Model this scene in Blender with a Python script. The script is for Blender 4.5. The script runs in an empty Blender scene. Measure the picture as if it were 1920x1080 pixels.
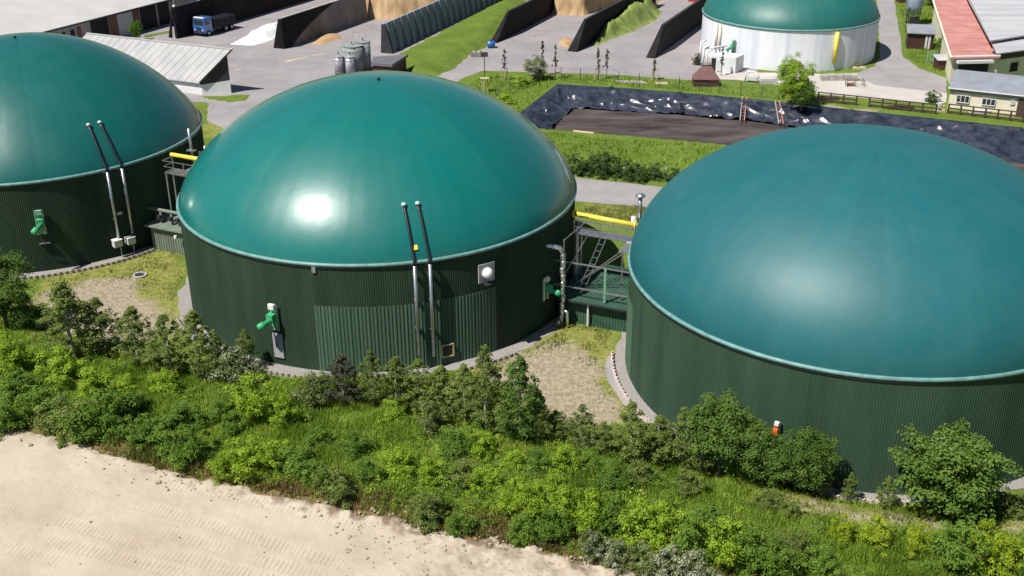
import bpy, math, random
import numpy as np
from mathutils import Vector, Matrix
R_ = math.radians
rng = np.random.default_rng(7)
random.seed(7)
scene = bpy.context.scene
C = scene.collection

# ------------------------------------------------------------------ camera
FPX, CAMZ = 2075.6, 38.545
PITCH, ROLL = R_(25.21), R_(-0.41)
cam_d = bpy.data.cameras.new('camera')
cam_d.sensor_width = 36.0
cam_d.lens = FPX / 1920 * 36
cam_d.clip_start, cam_d.clip_end = 0.5, 6000
cam = bpy.data.objects.new('camera', cam_d)
C.objects.link(cam)
fw = Vector((0, math.cos(PITCH), -math.sin(PITCH)))
U0 = Vector((0, math.sin(PITCH), math.cos(PITCH)))
R0 = Vector((1, 0, 0))
rt = R0 * math.cos(ROLL) + U0 * math.sin(ROLL)
up = -R0 * math.sin(ROLL) + U0 * math.cos(ROLL)
M = Matrix((rt, up, -fw)).transposed().to_4x4()
M.translation = (0, 0, CAMZ)
cam.matrix_world = M
scene.camera = cam

# ------------------------------------------------------------------ light
SUN_AZ, SUN_EL = -126.0, 57.0          # azimuth clockwise from +Y
sv = Vector((math.sin(R_(SUN_AZ)) * math.cos(R_(SUN_EL)), math.cos(R_(SUN_AZ)) * math.cos(R_(SUN_EL)), math.sin(R_(SUN_EL))))
w = bpy.data.worlds.new('World')
scene.world = w
w.use_nodes = True
nt = w.node_tree
sky = nt.nodes.new('ShaderNodeTexSky')
sky.sky_type = 'NISHITA'
sky.sun_disc = False
sky.sun_elevation = R_(SUN_EL)
sky.sun_rotation = R_(SUN_AZ % 360)
sky.air_density = 1.0
sky.dust_density = 0.25
sky.altitude = 400
nt.links.new(sky.outputs[0], nt.nodes['Background'].inputs[0])
nt.nodes['Background'].inputs[1].default_value = 0.05
sl = bpy.data.lights.new('sun', 'SUN')
sl.energy = 5.0
sl.angle = R_(0.53)
sl.color = (1.0, 0.955, 0.88)
so = bpy.data.objects.new('sun', sl)
C.objects.link(so)
so.rotation_euler = sv.to_track_quat('Z', 'Y').to_euler()
so.location = (-60, 0, 120)
scene.view_settings.view_transform = 'Standard'
scene.view_settings.look = 'None'
scene.view_settings.exposure = 0.36
scene.view_settings.gamma = 1.0
scene.cycles.max_bounces = 6
scene.cycles.diffuse_bounces = 3
scene.cycles.transparent_max_bounces = 6

# ------------------------------------------------------------------ survey helpers (photo pixel -> place on the ground)
def ray(x, y):
    x = (x - 960) / FPX
    y = -(y - 540) / FPX
    return (fw + rt * x + up * y).normalized()

def G(x, y, z=0.0):
    d = ray(x, y)
    t = (z - CAMZ) / d.z
    return Vector((d.x * t, d.y * t, z))

def project(P):
    P = Vector(P) - Vector((0, 0, CAMZ))
    d = P.dot(fw)
    return 960 + FPX * P.dot(rt) / d, 540 - FPX * P.dot(up) / d

def hz(P, yt):
    """height above ground point P at which the photo row is yt"""
    lo, hi = -5.0, 60.0
    for _ in range(40):
        m = (lo + hi) / 2
        if project((P[0], P[1], m))[1] > yt:
            lo = m
        else:
            hi = m
    return lo

def ppm(P):
    return FPX / (Vector((P[0], P[1], 0)) - Vector((0, 0, CAMZ))).length

# ------------------------------------------------------------------ numeric helpers
def _hash(ix, iy, s):
    h = (ix.astype(np.int64) * 374761393 + iy.astype(np.int64) * 668265263 + s * 974711) & 0x7fffffff
    h = ((h ^ (h >> 13)) * 1274126177) & 0x7fffffff
    return ((h ^ (h >> 16)) & 0xffff) / 65535.0

def vnoise(x, y, s=0):
    ix, iy = np.floor(x), np.floor(y)
    fx, fy = x - ix, y - iy
    fx, fy = fx * fx * (3 - 2 * fx), fy * fy * (3 - 2 * fy)
    a, b = _hash(ix, iy, s), _hash(ix + 1, iy, s)
    c, d = _hash(ix, iy + 1, s), _hash(ix + 1, iy + 1, s)
    return (a * (1 - fx) + b * fx) * (1 - fy) + (c * (1 - fx) + d * fx) * fy

def fbm(x, y, s=0, o=4):
    t, a, n = 0, 1.0, 0
    for i in range(o):
        t = t + a * vnoise(x * 2 ** i, y * 2 ** i, s + i * 17)
        n += a
        a *= 0.5
    return t / n

def sdf(poly, x, y):
    """signed distance to polygon, positive inside"""
    P = np.array([(p[0], p[1]) for p in poly], float)
    d = np.full(np.shape(x), 1e9)
    ins = np.zeros(np.shape(x), bool)
    n = len(P)
    for i in range(n):
        a, b = P[i], P[(i + 1) % n]
        ex, ey = b - a
        wx, wy = x - a[0], y - a[1]
        t = np.clip((wx * ex + wy * ey) / (ex * ex + ey * ey + 1e-12), 0, 1)
        d = np.minimum(d, np.hypot(wx - ex * t, wy - ey * t))
        c = (a[1] <= y) != (b[1] <= y)
        with np.errstate(divide='ignore', invalid='ignore'):
            xi = a[0] + (y - a[1]) / (ey if abs(ey) > 1e-12 else 1e-12) * ex
        ins ^= c & (x < xi)
    return np.where(ins, d, -d)

def sstep(a, b, x):
    t = np.clip((x - a) / (b - a), 0, 1)
    return t * t * (3 - 2 * t)

# ------------------------------------------------------------------ object helpers
def tag(o, label=None, cat=None, group=None, kind=None):
    if label: o['label'] = label
    if cat: o['category'] = cat
    if group: o['group'] = group
    if kind: o['kind'] = kind
    return o

def thing(name, label, cat, loc, group=None, rz=0.0):
    o = bpy.data.objects.new(name, None)
    o.empty_display_size = 0.3
    C.objects.link(o)
    o.location = loc
    o.rotation_euler = (0, 0, rz)
    return tag(o, label, cat, group)

def rootloc(o):
    l = Vector((0, 0, 0))
    while o is not None:
        l += o.location
        o = o.parent
    return l

def link_mesh(name, me, m, parent=None):
    o = bpy.data.objects.new(name, me)
    C.objects.link(o)
    if m is not None and not me.materials:
        me.materials.append(m)
    if parent is not None:
        o.parent = parent
    return o

def np_mesh(name, V, F, smooth=False, attrs=None):
    """V (n,3); F (m,k) all the same size"""
    me = bpy.data.meshes.new(name)
    V = np.asarray(V, np.float32)
    F = np.asarray(F, np.int32)
    k = F.shape[1]
    me.vertices.add(len(V))
    me.vertices.foreach_set('co', V.ravel())
    me.loops.add(F.size)
    me.loops.foreach_set('vertex_index', F.ravel())
    me.polygons.add(len(F))
    me.polygons.foreach_set('loop_start', np.arange(0, F.size, k, dtype=np.int32))
    me.polygons.foreach_set('loop_total', np.full(len(F), k, np.int32))
    me.polygons.foreach_set('use_smooth', np.full(len(F), smooth, bool))
    for an, (dom, arr) in (attrs or {}).items():
        arr = np.asarray(arr, np.float32)
        if arr.ndim == 1:
            a = me.attributes.new(an, 'FLOAT', dom)
            a.data.foreach_set('value', arr)
        else:
            a = me.attributes.new(an, 'FLOAT_COLOR', dom)
            a.data.foreach_set('color', arr.ravel())
    me.update()
    me.validate()
    return me

class MB:
    def __init__(s):
        s.v, s.f = [], []
    def add(s, vs, fs):
        n = len(s.v)
        s.v += [tuple(v) for v in vs]
        s.f += [tuple(i + n for i in f) for f in fs]
        return s
    def hexa(s, lo, hi):
        """lo, hi: equal rings of points"""
        n = len(lo)
        vs = list(lo) + list(hi)
        fs = [tuple(reversed(range(n))), tuple(range(n, 2 * n))]
        fs += [(i, (i + 1) % n, n + (i + 1) % n, n + i) for i in range(n)]
        return s.add(vs, fs)
    def prism(s, pts, z0, z1):
        a = sum(pts[i][0] * pts[(i + 1) % len(pts)][1] - pts[(i + 1) % len(pts)][0] * pts[i][1] for i in range(len(pts)))
        if a < 0: pts = list(reversed(pts))
        return s.hexa([(p[0], p[1], z0) for p in pts], [(p[0], p[1], z1) for p in pts])
    def slab(s, pts, t):
        """roof sheet through 3-d points, thickness t downwards"""
        a = sum(pts[i][0] * pts[(i + 1) % len(pts)][1] - pts[(i + 1) % len(pts)][0] * pts[i][1] for i in range(len(pts)))
        if a < 0: pts = list(reversed(pts))
        return s.hexa([(p[0], p[1], p[2] - t) for p in pts], [tuple(p) for p in pts])
    def box(s, c, X, Y, Z, sx, sy, sz):
        c, X, Y, Z = Vector(c), Vector(X), Vector(Y), Vector(Z)
        X, Y, Z = X * sx / 2, Y * sy / 2, Z * sz / 2
        return s.hexa([c - X - Y - Z, c + X - Y - Z, c + X + Y - Z, c - X + Y - Z], [c - X - Y + Z, c + X - Y + Z, c + X + Y + Z, c - X + Y + Z])
    def abox(s, x0, x1, y0, y1, z0, z1):
        return s.hexa([(x0, y0, z0), (x1, y0, z0), (x1, y1, z0), (x0, y1, z0)], [(x0, y0, z1), (x1, y0, z1), (x1, y1, z1), (x0, y1, z1)])
    def bar(s, a, b, w_, h_=None):
        a, b = Vector(a), Vector(b)
        d = (b - a)
        L = d.length
        d.normalize()
        q = Vector((0, 0, 1)) if abs(d.z) < 0.95 else Vector((1, 0, 0))
        x = d.cross(q).normalized()
        y = x.cross(d)
        return s.box((a + b) / 2, x, d, y, w_, L, h_ or w_)
    def tube(s, path, r, n=8, caps=True):
        path = [Vector(p) for p in path]
        rs = r if isinstance(r, (list, tuple)) else [r] * len(path)
        rings = []
        px = None
        for i, p in enumerate(path):
            d = (path[min(i + 1, len(path) - 1)] - path[max(i - 1, 0)]).normalized()
            if px is None:
                q = Vector((0, 0, 1)) if abs(d.z) < 0.9 else Vector((1, 0, 0))
                px = d.cross(q).normalized()
            else:
                px = (px - d * px.dot(d)).normalized()
            py = d.cross(px)
            rings.append([p + px * math.cos(2 * math.pi * k / n) * rs[i] + py * math.sin(2 * math.pi * k / n) * rs[i] for k in range(n)])
        base = len(s.v)
        for rg in rings: s.v += [tuple(v) for v in rg]
        for i in range(len(rings) - 1):
            for k in range(n):
                s.f.append((base + i * n + k, base + i * n + (k + 1) % n, base + (i + 1) * n + (k + 1) % n, base + (i + 1) * n + k))
        if caps:
            s.f.append(tuple(base + k for k in reversed(range(n))))
            s.f.append(tuple(base + (len(rings) - 1) * n + k for k in range(n)))
        return s
    def lathe(s, prof, c, n=32, cap=True):
        base = len(s.v)
        for r, z in prof:
            for k in range(n):
                a = 2 * math.pi * k / n
                s.v.append((c[0] + r * math.cos(a), c[1] + r * math.sin(a), c[2] + z))
        for i in range(len(prof) - 1):
            for k in range(n):
                s.f.append((base + i * n + k, base + i * n + (k + 1) % n, base + (i + 1) * n + (k + 1) % n, base + (i + 1) * n + k))
        if cap:
            s.f.append(tuple(base + k for k in reversed(range(n))))
            s.f.append(tuple(base + (len(prof) - 1) * n + k for k in range(n)))
        return s
    def mesh(s, name, off=(0, 0, 0), smooth=False):
        me = bpy.data.meshes.new(name)
        me.from_pydata([(v[0] - off[0], v[1] - off[1], v[2] - off[2]) for v in s.v], [], s.f)
        if smooth:
            me.polygons.foreach_set('use_smooth', [True] * len(me.polygons))
        me.update()
        return me
    def build(s, name, m, parent=None, smooth=False, local=False):
        off = (0, 0, 0) if (parent is None or local) else rootloc(parent)
        return link_mesh(name, s.mesh(name, off, smooth), m, parent)
    def top(s, name, m, label, cat, group=None, smooth=False):
        """a thing that is one mesh, origin at its base"""
        a = np.array(s.v)
        off = Vector((a[:, 0].mean(), a[:, 1].mean(), a[:, 2].min()))
        o = link_mesh(name, s.mesh(name, off, smooth), m)
        o.location = off
        return tag(o, label, cat, group)

def copy_tree(o, parent=None):
    c = o.copy()
    C.objects.link(c)
    c.parent = parent
    for ch in list(o.children):
        copy_tree(ch, c)
    return c

def struct(o):
    o['kind'] = 'structure'
    return o

ORD = ['first', 'second', 'third', 'fourth', 'fifth', 'sixth', 'seventh', 'eighth', 'ninth', 'tenth', 'eleventh', 'twelfth', 'thirteenth', 'fourteenth', 'fifteenth', 'sixteenth', 'seventeenth', 'eighteenth', 'nineteenth', 'twentieth']

# ------------------------------------------------------------------ materials
def pm(name, col, rough=0.7, metal=0.0, var=0.12, scale=1.5, bump=0.0, bscale=20.0, col2=None, spec=0.5, coat=0.0, coat_r=0.1, stretch=(1, 1, 1), detail=6.0, lo=0.35, hi=0.65):
    m = bpy.data.materials.new(name)
    m.use_nodes = True
    t = m.node_tree
    b = t.nodes['Principled BSDF']
    b.inputs['Roughness'].default_value = rough
    b.inputs['Metallic'].default_value = metal
    b.inputs['Specular IOR Level'].default_value = spec
    b.inputs['Coat Weight'].default_value = coat
    b.inputs['Coat Roughness'].default_value = coat_r
    g = t.nodes.new('ShaderNodeNewGeometry')
    mp = t.nodes.new('ShaderNodeMapping')
    mp.inputs['Scale'].default_value = stretch
    t.links.new(g.outputs['Position'], mp.inputs[0])
    n = t.nodes.new('ShaderNodeTexNoise')
    n.inputs['Scale'].default_value = scale
    n.inputs['Detail'].default_value = detail
    n.inputs['Roughness'].default_value = 0.6
    t.links.new(mp.outputs[0], n.inputs['Vector'])
    r = t.nodes.new('ShaderNodeValToRGB')
    c2 = col2 or tuple(min(1, c * (1 + var)) for c in col)
    c1 = col if col2 else tuple(c * (1 - var) for c in col)
    r.color_ramp.elements[0].position = lo
    r.color_ramp.elements[1].position = hi
    r.color_ramp.elements[0].color = (*c1, 1)
    r.color_ramp.elements[1].color = (*c2, 1)
    t.links.new(n.outputs['Fac'], r.inputs[0])
    t.links.new(r.outputs[0], b.inputs['Base Color'])
    if bump > 0:
        n2 = t.nodes.new('ShaderNodeTexNoise')
        n2.inputs['Scale'].default_value = bscale
        n2.inputs['Detail'].default_value = 5
        t.links.new(mp.outputs[0], n2.inputs['Vector'])
        bp = t.nodes.new('ShaderNodeBump')
        bp.inputs['Strength'].default_value = bump
        bp.inputs['Distance'].default_value = 0.05
        t.links.new(n2.outputs['Fac'], bp.inputs['Height'])
        t.links.new(bp.outputs[0], b.inputs['Normal'])
    return m

def node(t, kind, **kw):
    n = t.nodes.new(kind)
    for k, v in kw.items():
        if k in n.inputs.keys(): n.inputs[k].default_value = v
        else: setattr(n, k, v)
    return n

def leaf_mat(name, dark, mid, light, trans=0.35, rough=0.55):
    """foliage: face attribute rnd picks the leaf tint, a per-plant random shifts it"""
    m = bpy.data.materials.new(name)
    m.use_nodes = True
    t = m.node_tree
    b = t.nodes['Principled BSDF']
    b.inputs['Roughness'].default_value = rough
    b.inputs['Specular IOR Level'].default_value = 0.3
    a = node(t, 'ShaderNodeAttribute', attribute_name='rnd')
    oi = node(t, 'ShaderNodeObjectInfo')
    mm = node(t, 'ShaderNodeMath', operation='MULTIPLY_ADD')
    t.links.new(oi.outputs['Random'], mm.inputs[0])
    mm.inputs[1].default_value = 0.22
    t.links.new(a.outputs['Fac'], mm.inputs[2])
    r = node(t, 'ShaderNodeValToRGB')
    r.color_ramp.elements[0].position = 0.05
    r.color_ramp.elements[1].position = 1.1 / 1.22
    e = r.color_ramp.elements.new(0.5)
    for el, c in zip(sorted(r.color_ramp.elements, key=lambda q: q.position), (dark, mid, light)):
        el.color = (*c, 1)
    t.links.new(mm.outputs[0], r.inputs[0])
    t.links.new(r.outputs[0], b.inputs['Base Color'])
    tr = node(t, 'ShaderNodeBsdfTranslucent')
    mx = node(t, 'ShaderNodeMixShader')
    mx.inputs[0].default_value = trans
    t.links.new(r.outputs[0], tr.inputs['Color'])
    t.links.new(b.outputs[0], mx.inputs[1])
    t.links.new(tr.outputs[0], mx.inputs[2])
    t.links.new(mx.outputs[0], t.nodes['Material Output'].inputs[0])
    return m

def dome_mat(name, col, rough, coat, coat_r, dust):
    """inflated membrane: welded radial strips, dust and water stains"""
    m = pm(name, col, rough, 0, 0.0, 0.25, spec=0.5, coat=coat, coat_r=coat_r)
    t = m.node_tree
    b = t.nodes['Principled BSDF']
    old = b.inputs['Base Color'].links[0].from_socket
    tc = node(t, 'ShaderNodeTexCoord')
    n = node(t, 'ShaderNodeTexNoise', Scale=0.35, Detail=8.0, Roughness=0.65)
    t.links.new(tc.outputs['Object'], n.inputs['Vector'])
    r = node(t, 'ShaderNodeValToRGB')
    r.color_ramp.elements[0].position = 0.42
    r.color_ramp.elements[1].position = 0.72
    r.color_ramp.elements[0].color = (0, 0, 0, 1)
    r.color_ramp.elements[1].color = (dust, dust, dust, 1)
    t.links.new(n.outputs['Fac'], r.inputs[0])
    at = node(t, 'ShaderNodeAttribute', attribute_name='gore')
    gm = node(t, 'ShaderNodeMath', operation='MULTIPLY_ADD')
    gm.inputs[1].default_value = 0.5
    t.links.new(at.outputs['Fac'], gm.inputs[0])
    t.links.new(r.outputs[0], gm.inputs[2])
    mx = node(t, 'ShaderNodeMix', data_type='RGBA')
    t.links.new(gm.outputs[0], mx.inputs[0])
    t.links.new(old, mx.inputs[6])
    mx.inputs[7].default_value = (0.10, 0.22, 0.20, 1)
    gt = node(t, 'ShaderNodeAttribute', attribute_name='strip')
    gs = node(t, 'ShaderNodeMapRange')
    gs.inputs[3].default_value, gs.inputs[4].default_value = 0.965, 1.035
    t.links.new(gt.outputs['Fac'], gs.inputs[0])
    # rain-washed dust runs following the fall of the membrane
    ru = node(t, 'ShaderNodeAttribute', attribute_name='run')
    rn_ = node(t, 'ShaderNodeTexNoise', Scale=1.0, Detail=6.0, Roughness=0.6)
    t.links.new(ru.outputs['Vector'], rn_.inputs['Vector'])
    rm = node(t, 'ShaderNodeMapRange', interpolation_type='SMOOTHSTEP')
    rm.inputs[1].default_value, rm.inputs[2].default_value, rm.inputs[4].default_value = 0.50, 0.76, dust * 0.4
    t.links.new(rn_.outputs['Fac'], rm.inputs[0])
    mr_ = node(t, 'ShaderNodeMix', data_type='RGBA')
    t.links.new(rm.outputs[0], mr_.inputs[0]); t.links.new(mx.outputs[2], mr_.inputs[6])
    mr_.inputs[7].default_value = (0.13, 0.22, 0.21, 1)
    vm = node(t, 'ShaderNodeVectorMath', operation='SCALE')
    t.links.new(mr_.outputs[2], vm.inputs[0])
    t.links.new(gs.outputs[0], vm.inputs['Scale'])
    t.links.new(vm.outputs[0], b.inputs['Base Color'])
    # roughness follows the dust
    rr = node(t, 'ShaderNodeMapRange')
    rr.inputs[3].default_value = rough - 0.03
    rr.inputs[4].default_value = rough + 0.08
    t.links.new(n.outputs['Fac'], rr.inputs[0])
    t.links.new(rr.outputs[0], b.inputs['Roughness'])
    n3 = node(t, 'ShaderNodeTexNoise', Scale=0.5, Detail=3.0)
    t.links.new(tc.outputs['Object'], n3.inputs['Vector'])
    bp = node(t, 'ShaderNodeBump', Strength=0.22, Distance=0.08)
    t.links.new(n3.outputs['Fac'], bp.inputs['Height'])
    t.links.new(bp.outputs[0], b.inputs['Normal'])
    t.links.new(bp.outputs[0], b.inputs['Coat Normal'])
    return m

m_dome2 = dome_mat('membrane_glossy', (0.001, 0.138, 0.122), 0.35, 0.75, 0.14, 0.06)
m_dome1 = dome_mat('membrane_worn', (0.002, 0.104, 0.092), 0.37, 0.6, 0.18, 0.08)
m_dome3 = dome_mat('membrane_matt', (0.008, 0.108, 0.124), 0.49, 0.0, 0.32, 0.10)
m_dome4 = dome_mat('membrane_far', (0.010, 0.120, 0.105), 0.45, 0.0, 0.2, 0.15)
m_clad = pm('green_cladding', (0.027, 0.051, 0.032), 0.7, 0, 0, 0.6, col2=(0.037, 0.064, 0.040), stretch=(1, 1, 0.12), spec=0.08)
m_clad_l = pm('fresh_green_cladding', (0.070, 0.125, 0.086), 0.65, 0, 0, 0.8, col2=(0.088, 0.150, 0.104), stretch=(1, 1, 0.12), spec=0.12)
m_clad3 = pm('green_cladding_paler', (0.034, 0.068, 0.043), 0.7, 0, 0, 0.6, col2=(0.045, 0.083, 0.052), stretch=(1, 1, 0.12), spec=0.08)
def sheet_tint(m, lo, hi):
    t = m.node_tree
    b = t.nodes['Principled BSDF']
    old = b.inputs['Base Color'].links[0].from_socket
    a = node(t, 'ShaderNodeAttribute', attribute_name='rnd')
    mr = node(t, 'ShaderNodeMapRange')
    mr.inputs[3].default_value, mr.inputs[4].default_value = lo, hi
    t.links.new(a.outputs['Fac'], mr.inputs[0])
    v = node(t, 'ShaderNodeVectorMath', operation='SCALE')
    t.links.new(old, v.inputs[0]); t.links.new(mr.outputs[0], v.inputs['Scale'])
    t.links.new(v.outputs[0], b.inputs['Base Color'])
def runs(m, colr, amt, sc):
    t = m.node_tree
    b = t.nodes['Principled BSDF']
    old = b.inputs['Base Color'].links[0].from_socket
    g = node(t, 'ShaderNodeNewGeometry')
    mpn = node(t, 'ShaderNodeMapping'); mpn.inputs['Scale'].default_value = (1, 1, 0.06)
    t.links.new(g.outputs['Position'], mpn.inputs[0])
    n = node(t, 'ShaderNodeTexNoise', Scale=sc, Detail=7.0, Roughness=0.7)
    t.links.new(mpn.outputs[0], n.inputs['Vector'])
    r = node(t, 'ShaderNodeMapRange', interpolation_type='SMOOTHSTEP')
    r.inputs[1].default_value, r.inputs[2].default_value, r.inputs[4].default_value = 0.52, 0.72, amt
    t.links.new(n.outputs['Fac'], r.inputs[0])
    mx = node(t, 'ShaderNodeMix', data_type='RGBA')
    t.links.new(r.outputs[0], mx.inputs[0]); t.links.new(old, mx.inputs[6])
    mx.inputs[7].default_value = (*colr, 1)
    t.links.new(mx.outputs[2], b.inputs['Base Color'])
for m_ in (m_clad, m_clad_l, m_clad3):
    sheet_tint(m_, 0.90, 1.10)
    runs(m_, (0.065, 0.090, 0.064), 0.32, 1.6)
m_pump = pm('pump_house_sheet', (0.045, 0.100, 0.070), 0.65, 0, 0.15, 1.0, spec=0.15)
m_rim = pm('rim_rail', (0.13, 0.27, 0.265), 0.45, 0.0, 0.2, 2.0)
m_white_wall = pm('whitewashed_concrete', (0.72, 0.74, 0.77), 0.75, 0, 0, 0.7, col2=(0.50, 0.56, 0.62), stretch=(1, 1, 0.07), lo=0.45, hi=0.75)
m_steel = pm('galvanised_steel', (0.46, 0.48, 0.50), 0.38, 0.85, 0.2, 6.0)
m_alu = pm('insulation_jacket', (0.72, 0.73, 0.75), 0.28, 0.9, 0.15, 5.0, bump=0.4, bscale=9)
m_hose = pm('black_hose', (0.012, 0.016, 0.018), 0.4, 0, 0.2)
m_white = pm('white_paint', (0.74, 0.75, 0.74), 0.5, 0, 0.06, 3)
m_yellow = pm('yellow_gas_pipe', (0.75, 0.60, 0.08), 0.4, 0, 0.1, 2)
m_motor = pm('motor_green', (0.05, 0.36, 0.15), 0.55, 0, 0.15, 4)
m_mount = pm('mount_green', (0.22, 0.42, 0.30), 0.5, 0, 0.15, 4)
m_mount2 = pm('dull_grey_frame', (0.34, 0.35, 0.37), 0.6, 0, 0.1, 4)
m_orange = pm('signal_orange', (0.75, 0.13, 0.03), 0.45, 0, 0.1, 4)
m_grey_box = pm('grey_box', (0.55, 0.56, 0.58), 0.5, 0, 0.08, 4)
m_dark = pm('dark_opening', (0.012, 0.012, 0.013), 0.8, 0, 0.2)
m_concrete = pm('concrete', (0.36, 0.34, 0.31), 0.85, 0, 0.2, 1.2, bump=0.3, bscale=12)
m_stone = pm('planter_stone', (0.37, 0.33, 0.30), 0.9, 0, 0.2, 6)
m_stone_red = pm('planter_stone_reddish', (0.55, 0.46, 0.42), 0.9, 0, 0.2, 6)
m_soilfill = pm('dark_soil', (0.035, 0.028, 0.022), 0.95, 0, 0.3, 6)
m_gravel = pm('gravel', (0.20, 0.185, 0.17), 0.9, 0, 0, 9.0, col2=(0.36, 0.34, 0.32), bump=0.8, bscale=14, lo=0.3, hi=0.7)
m_asphalt = pm('asphalt_worn', (0.235, 0.218, 0.226), 0.85, 0, 0, 0.16, col2=(0.300, 0.278, 0.286), bump=0.2, bscale=6, detail=10)
m_road = pm('road_asphalt', (0.255, 0.240, 0.246), 0.85, 0, 0, 0.3, col2=(0.305, 0.290, 0.292), bump=0.2, bscale=6, detail=8)
def weathered(m, dust, amt, sc, st):
    t = m.node_tree
    b = t.nodes['Principled BSDF']
    old = b.inputs['Base Color'].links[0].from_socket
    g = node(t, 'ShaderNodeNewGeometry')
    prev = old
    for k, (s, stt, c, a_) in enumerate(((sc, st, dust, amt), (0.5, (1.0, 0.16, 1), (0.17, 0.16, 0.165), 0.45), (0.09, (1, 1, 1), (0.40, 0.34, 0.29), 0.5))):
        mpn = node(t, 'ShaderNodeMapping')
        mpn.inputs['Scale'].default_value = stt
        mpn.inputs['Rotation'].default_value = (0, 0, 0.42 * (k == 1))
        t.links.new(g.outputs['Position'], mpn.inputs[0])
        n = node(t, 'ShaderNodeTexNoise', Scale=s, Detail=9.0, Roughness=0.7)
        t.links.new(mpn.outputs[0], n.inputs['Vector'])
        r = node(t, 'ShaderNodeMapRange', interpolation_type='SMOOTHSTEP')
        r.inputs[1].default_value, r.inputs[2].default_value = 0.52, 0.72
        r.inputs[4].default_value = a_
        t.links.new(n.outputs['Fac'], r.inputs[0])
        mx = node(t, 'ShaderNodeMix', data_type='RGBA')
        t.links.new(r.outputs[0], mx.inputs[0]); t.links.new(prev, mx.inputs[6])
        mx.inputs[7].default_value = (*c, 1)
        prev = mx.outputs[2]
    t.links.new(prev, b.inputs['Base Color'])
weathered(m_asphalt, (0.36, 0.325, 0.305), 0.7, 0.35, (0.5, 1.3, 1))
weathered(m_road, (0.34, 0.305, 0.28), 0.5, 0.5, (1.3, 0.4, 1))
m_apron = pm('dusty_concrete', (0.42, 0.385, 0.35), 0.9, 0, 0, 0.35, col2=(0.50, 0.47, 0.44), bump=0.2, bscale=5, detail=8)
m_tar = pm('tarred_wall', (0.006, 0.006, 0.008), 0.7, 0, 0, 0.7, col2=(0.016, 0.014, 0.016), stretch=(1, 1, 0.3), spec=0.15)
m_bunk = pm('bunker_concrete', (0.15, 0.125, 0.105), 0.9, 0, 0, 0.4, col2=(0.26, 0.22, 0.18), stretch=(1, 1, 0.5), bump=0.3, bscale=3)
m_ribwall = pm('rib_wall_concrete', (0.17, 0.20, 0.24), 0.85, 0, 0, 0.8, col2=(0.25, 0.28, 0.32), stretch=(1, 1, 0.3))
m_silage = pm('silage_face', (0.27, 0.17, 0.085), 0.95, 0, 0, 0.8, col2=(0.46, 0.33, 0.19), stretch=(1, 1, 0.18), bump=0.8, bscale=3)
m_silage_y = pm('straw_heap', (0.34, 0.21, 0.10), 0.95, 0, 0, 1.2, col2=(0.45, 0.31, 0.17), bump=0.8, bscale=4)
m_greenheap = pm('green_heap', (0.14, 0.20, 0.035), 0.95, 0, 0, 0.9, col2=(0.25, 0.31, 0.08), bump=1.0, bscale=3)
m_sandheap = pm('sand_heap', (0.55, 0.42, 0.30), 0.95, 0, 0.15, 0.9, bump=0.6, bscale=3)
m_foil = pm('white_silage_film', (0.82, 0.84, 0.84), 0.35, 0, 0.04, 2, bump=0.6, bscale=1.5)
m_roof_pale = pm('fibre_cement_roof', (0.36, 0.355, 0.37), 0.8, 0, 0, 0.5, col2=(0.44, 0.435, 0.445), stretch=(1, 1, 1), detail=9)
m_roof_barn = pm('barn_roof', (0.43, 0.42, 0.41), 0.8, 0, 0, 0.2, col2=(0.50, 0.49, 0.48), detail=9)
m_roof_grey = pm('grey_bitumen_roof', (0.22, 0.24, 0.28), 0.8, 0, 0.12, 0.7)
m_roof_dark = pm('dark_flat_roof', (0.12, 0.12, 0.14), 0.8, 0, 0.15, 0.8)
m_roof_red = pm('red_roof_felt', (0.40, 0.165, 0.145), 0.85, 0, 0, 0.35, col2=(0.50, 0.24, 0.215), detail=9)
m_roof_brown = pm('brown_shingle_roof', (0.17, 0.085, 0.08), 0.8, 0, 0.15, 2)
m_sheet = pm('weathered_sheet_roof', (0.36, 0.36, 0.38), 0.7, 0, 0, 0.3, col2=(0.47, 0.47, 0.49), stretch=(0.3, 1.5, 1), detail=9)
m_plaster = pm('white_plaster', (0.66, 0.67, 0.68), 0.85, 0, 0.08, 1.0)
m_cream = pm('cream_plaster', (0.70, 0.64, 0.50), 0.85, 0, 0.07, 0.8)
m_brick = pm('red_brick', (0.22, 0.10, 0.07), 0.9, 0, 0.25, 3)
m_brownwood = pm('brown_stained_wood', (0.060, 0.024, 0.018), 0.7, 0, 0.3, 5)
m_fencewood = pm('fence_wood', (0.065, 0.040, 0.032), 0.8, 0, 0.3, 5)
m_palewood = pm('pale_wood', (0.50, 0.42, 0.25), 0.8, 0, 0.15, 4)
m_glass = pm('window_glass', (0.03, 0.035, 0.04), 0.08, 0, 0.1, spec=0.8)
m_blue = pm('truck_blue', (0.035, 0.12, 0.36), 0.35, 0, 0.1, 3, coat=0.4)
m_tyre = pm('rubber', (0.015, 0.015, 0.016), 0.8, 0, 0.2)
m_darkmetal = pm('dark_metal', (0.035, 0.035, 0.040), 0.6, 0.2, 0.3, 2)
m_silo = pm('silo_grey', (0.20, 0.215, 0.22), 0.7, 0.0, 0, 1.2, col2=(0.28, 0.30, 0.305), stretch=(1, 1, 0.15))
m_silo_steel = pm('silo_steel', (0.34, 0.35, 0.37), 0.5, 0.3, 0.1, 2, stretch=(1, 1, 0.2))
m_bluegrey = pm('feed_silo_blue', (0.33, 0.42, 0.56), 0.45, 0.2, 0.12, 1.5, stretch=(1, 1, 0.2))
m_redpaint = pm('red_paint', (0.45, 0.05, 0.04), 0.5, 0, 0.1, 3)
m_rope = pm('ladder_red', (0.52, 0.22, 0.17), 0.6, 0, 0.2, 3)
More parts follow.
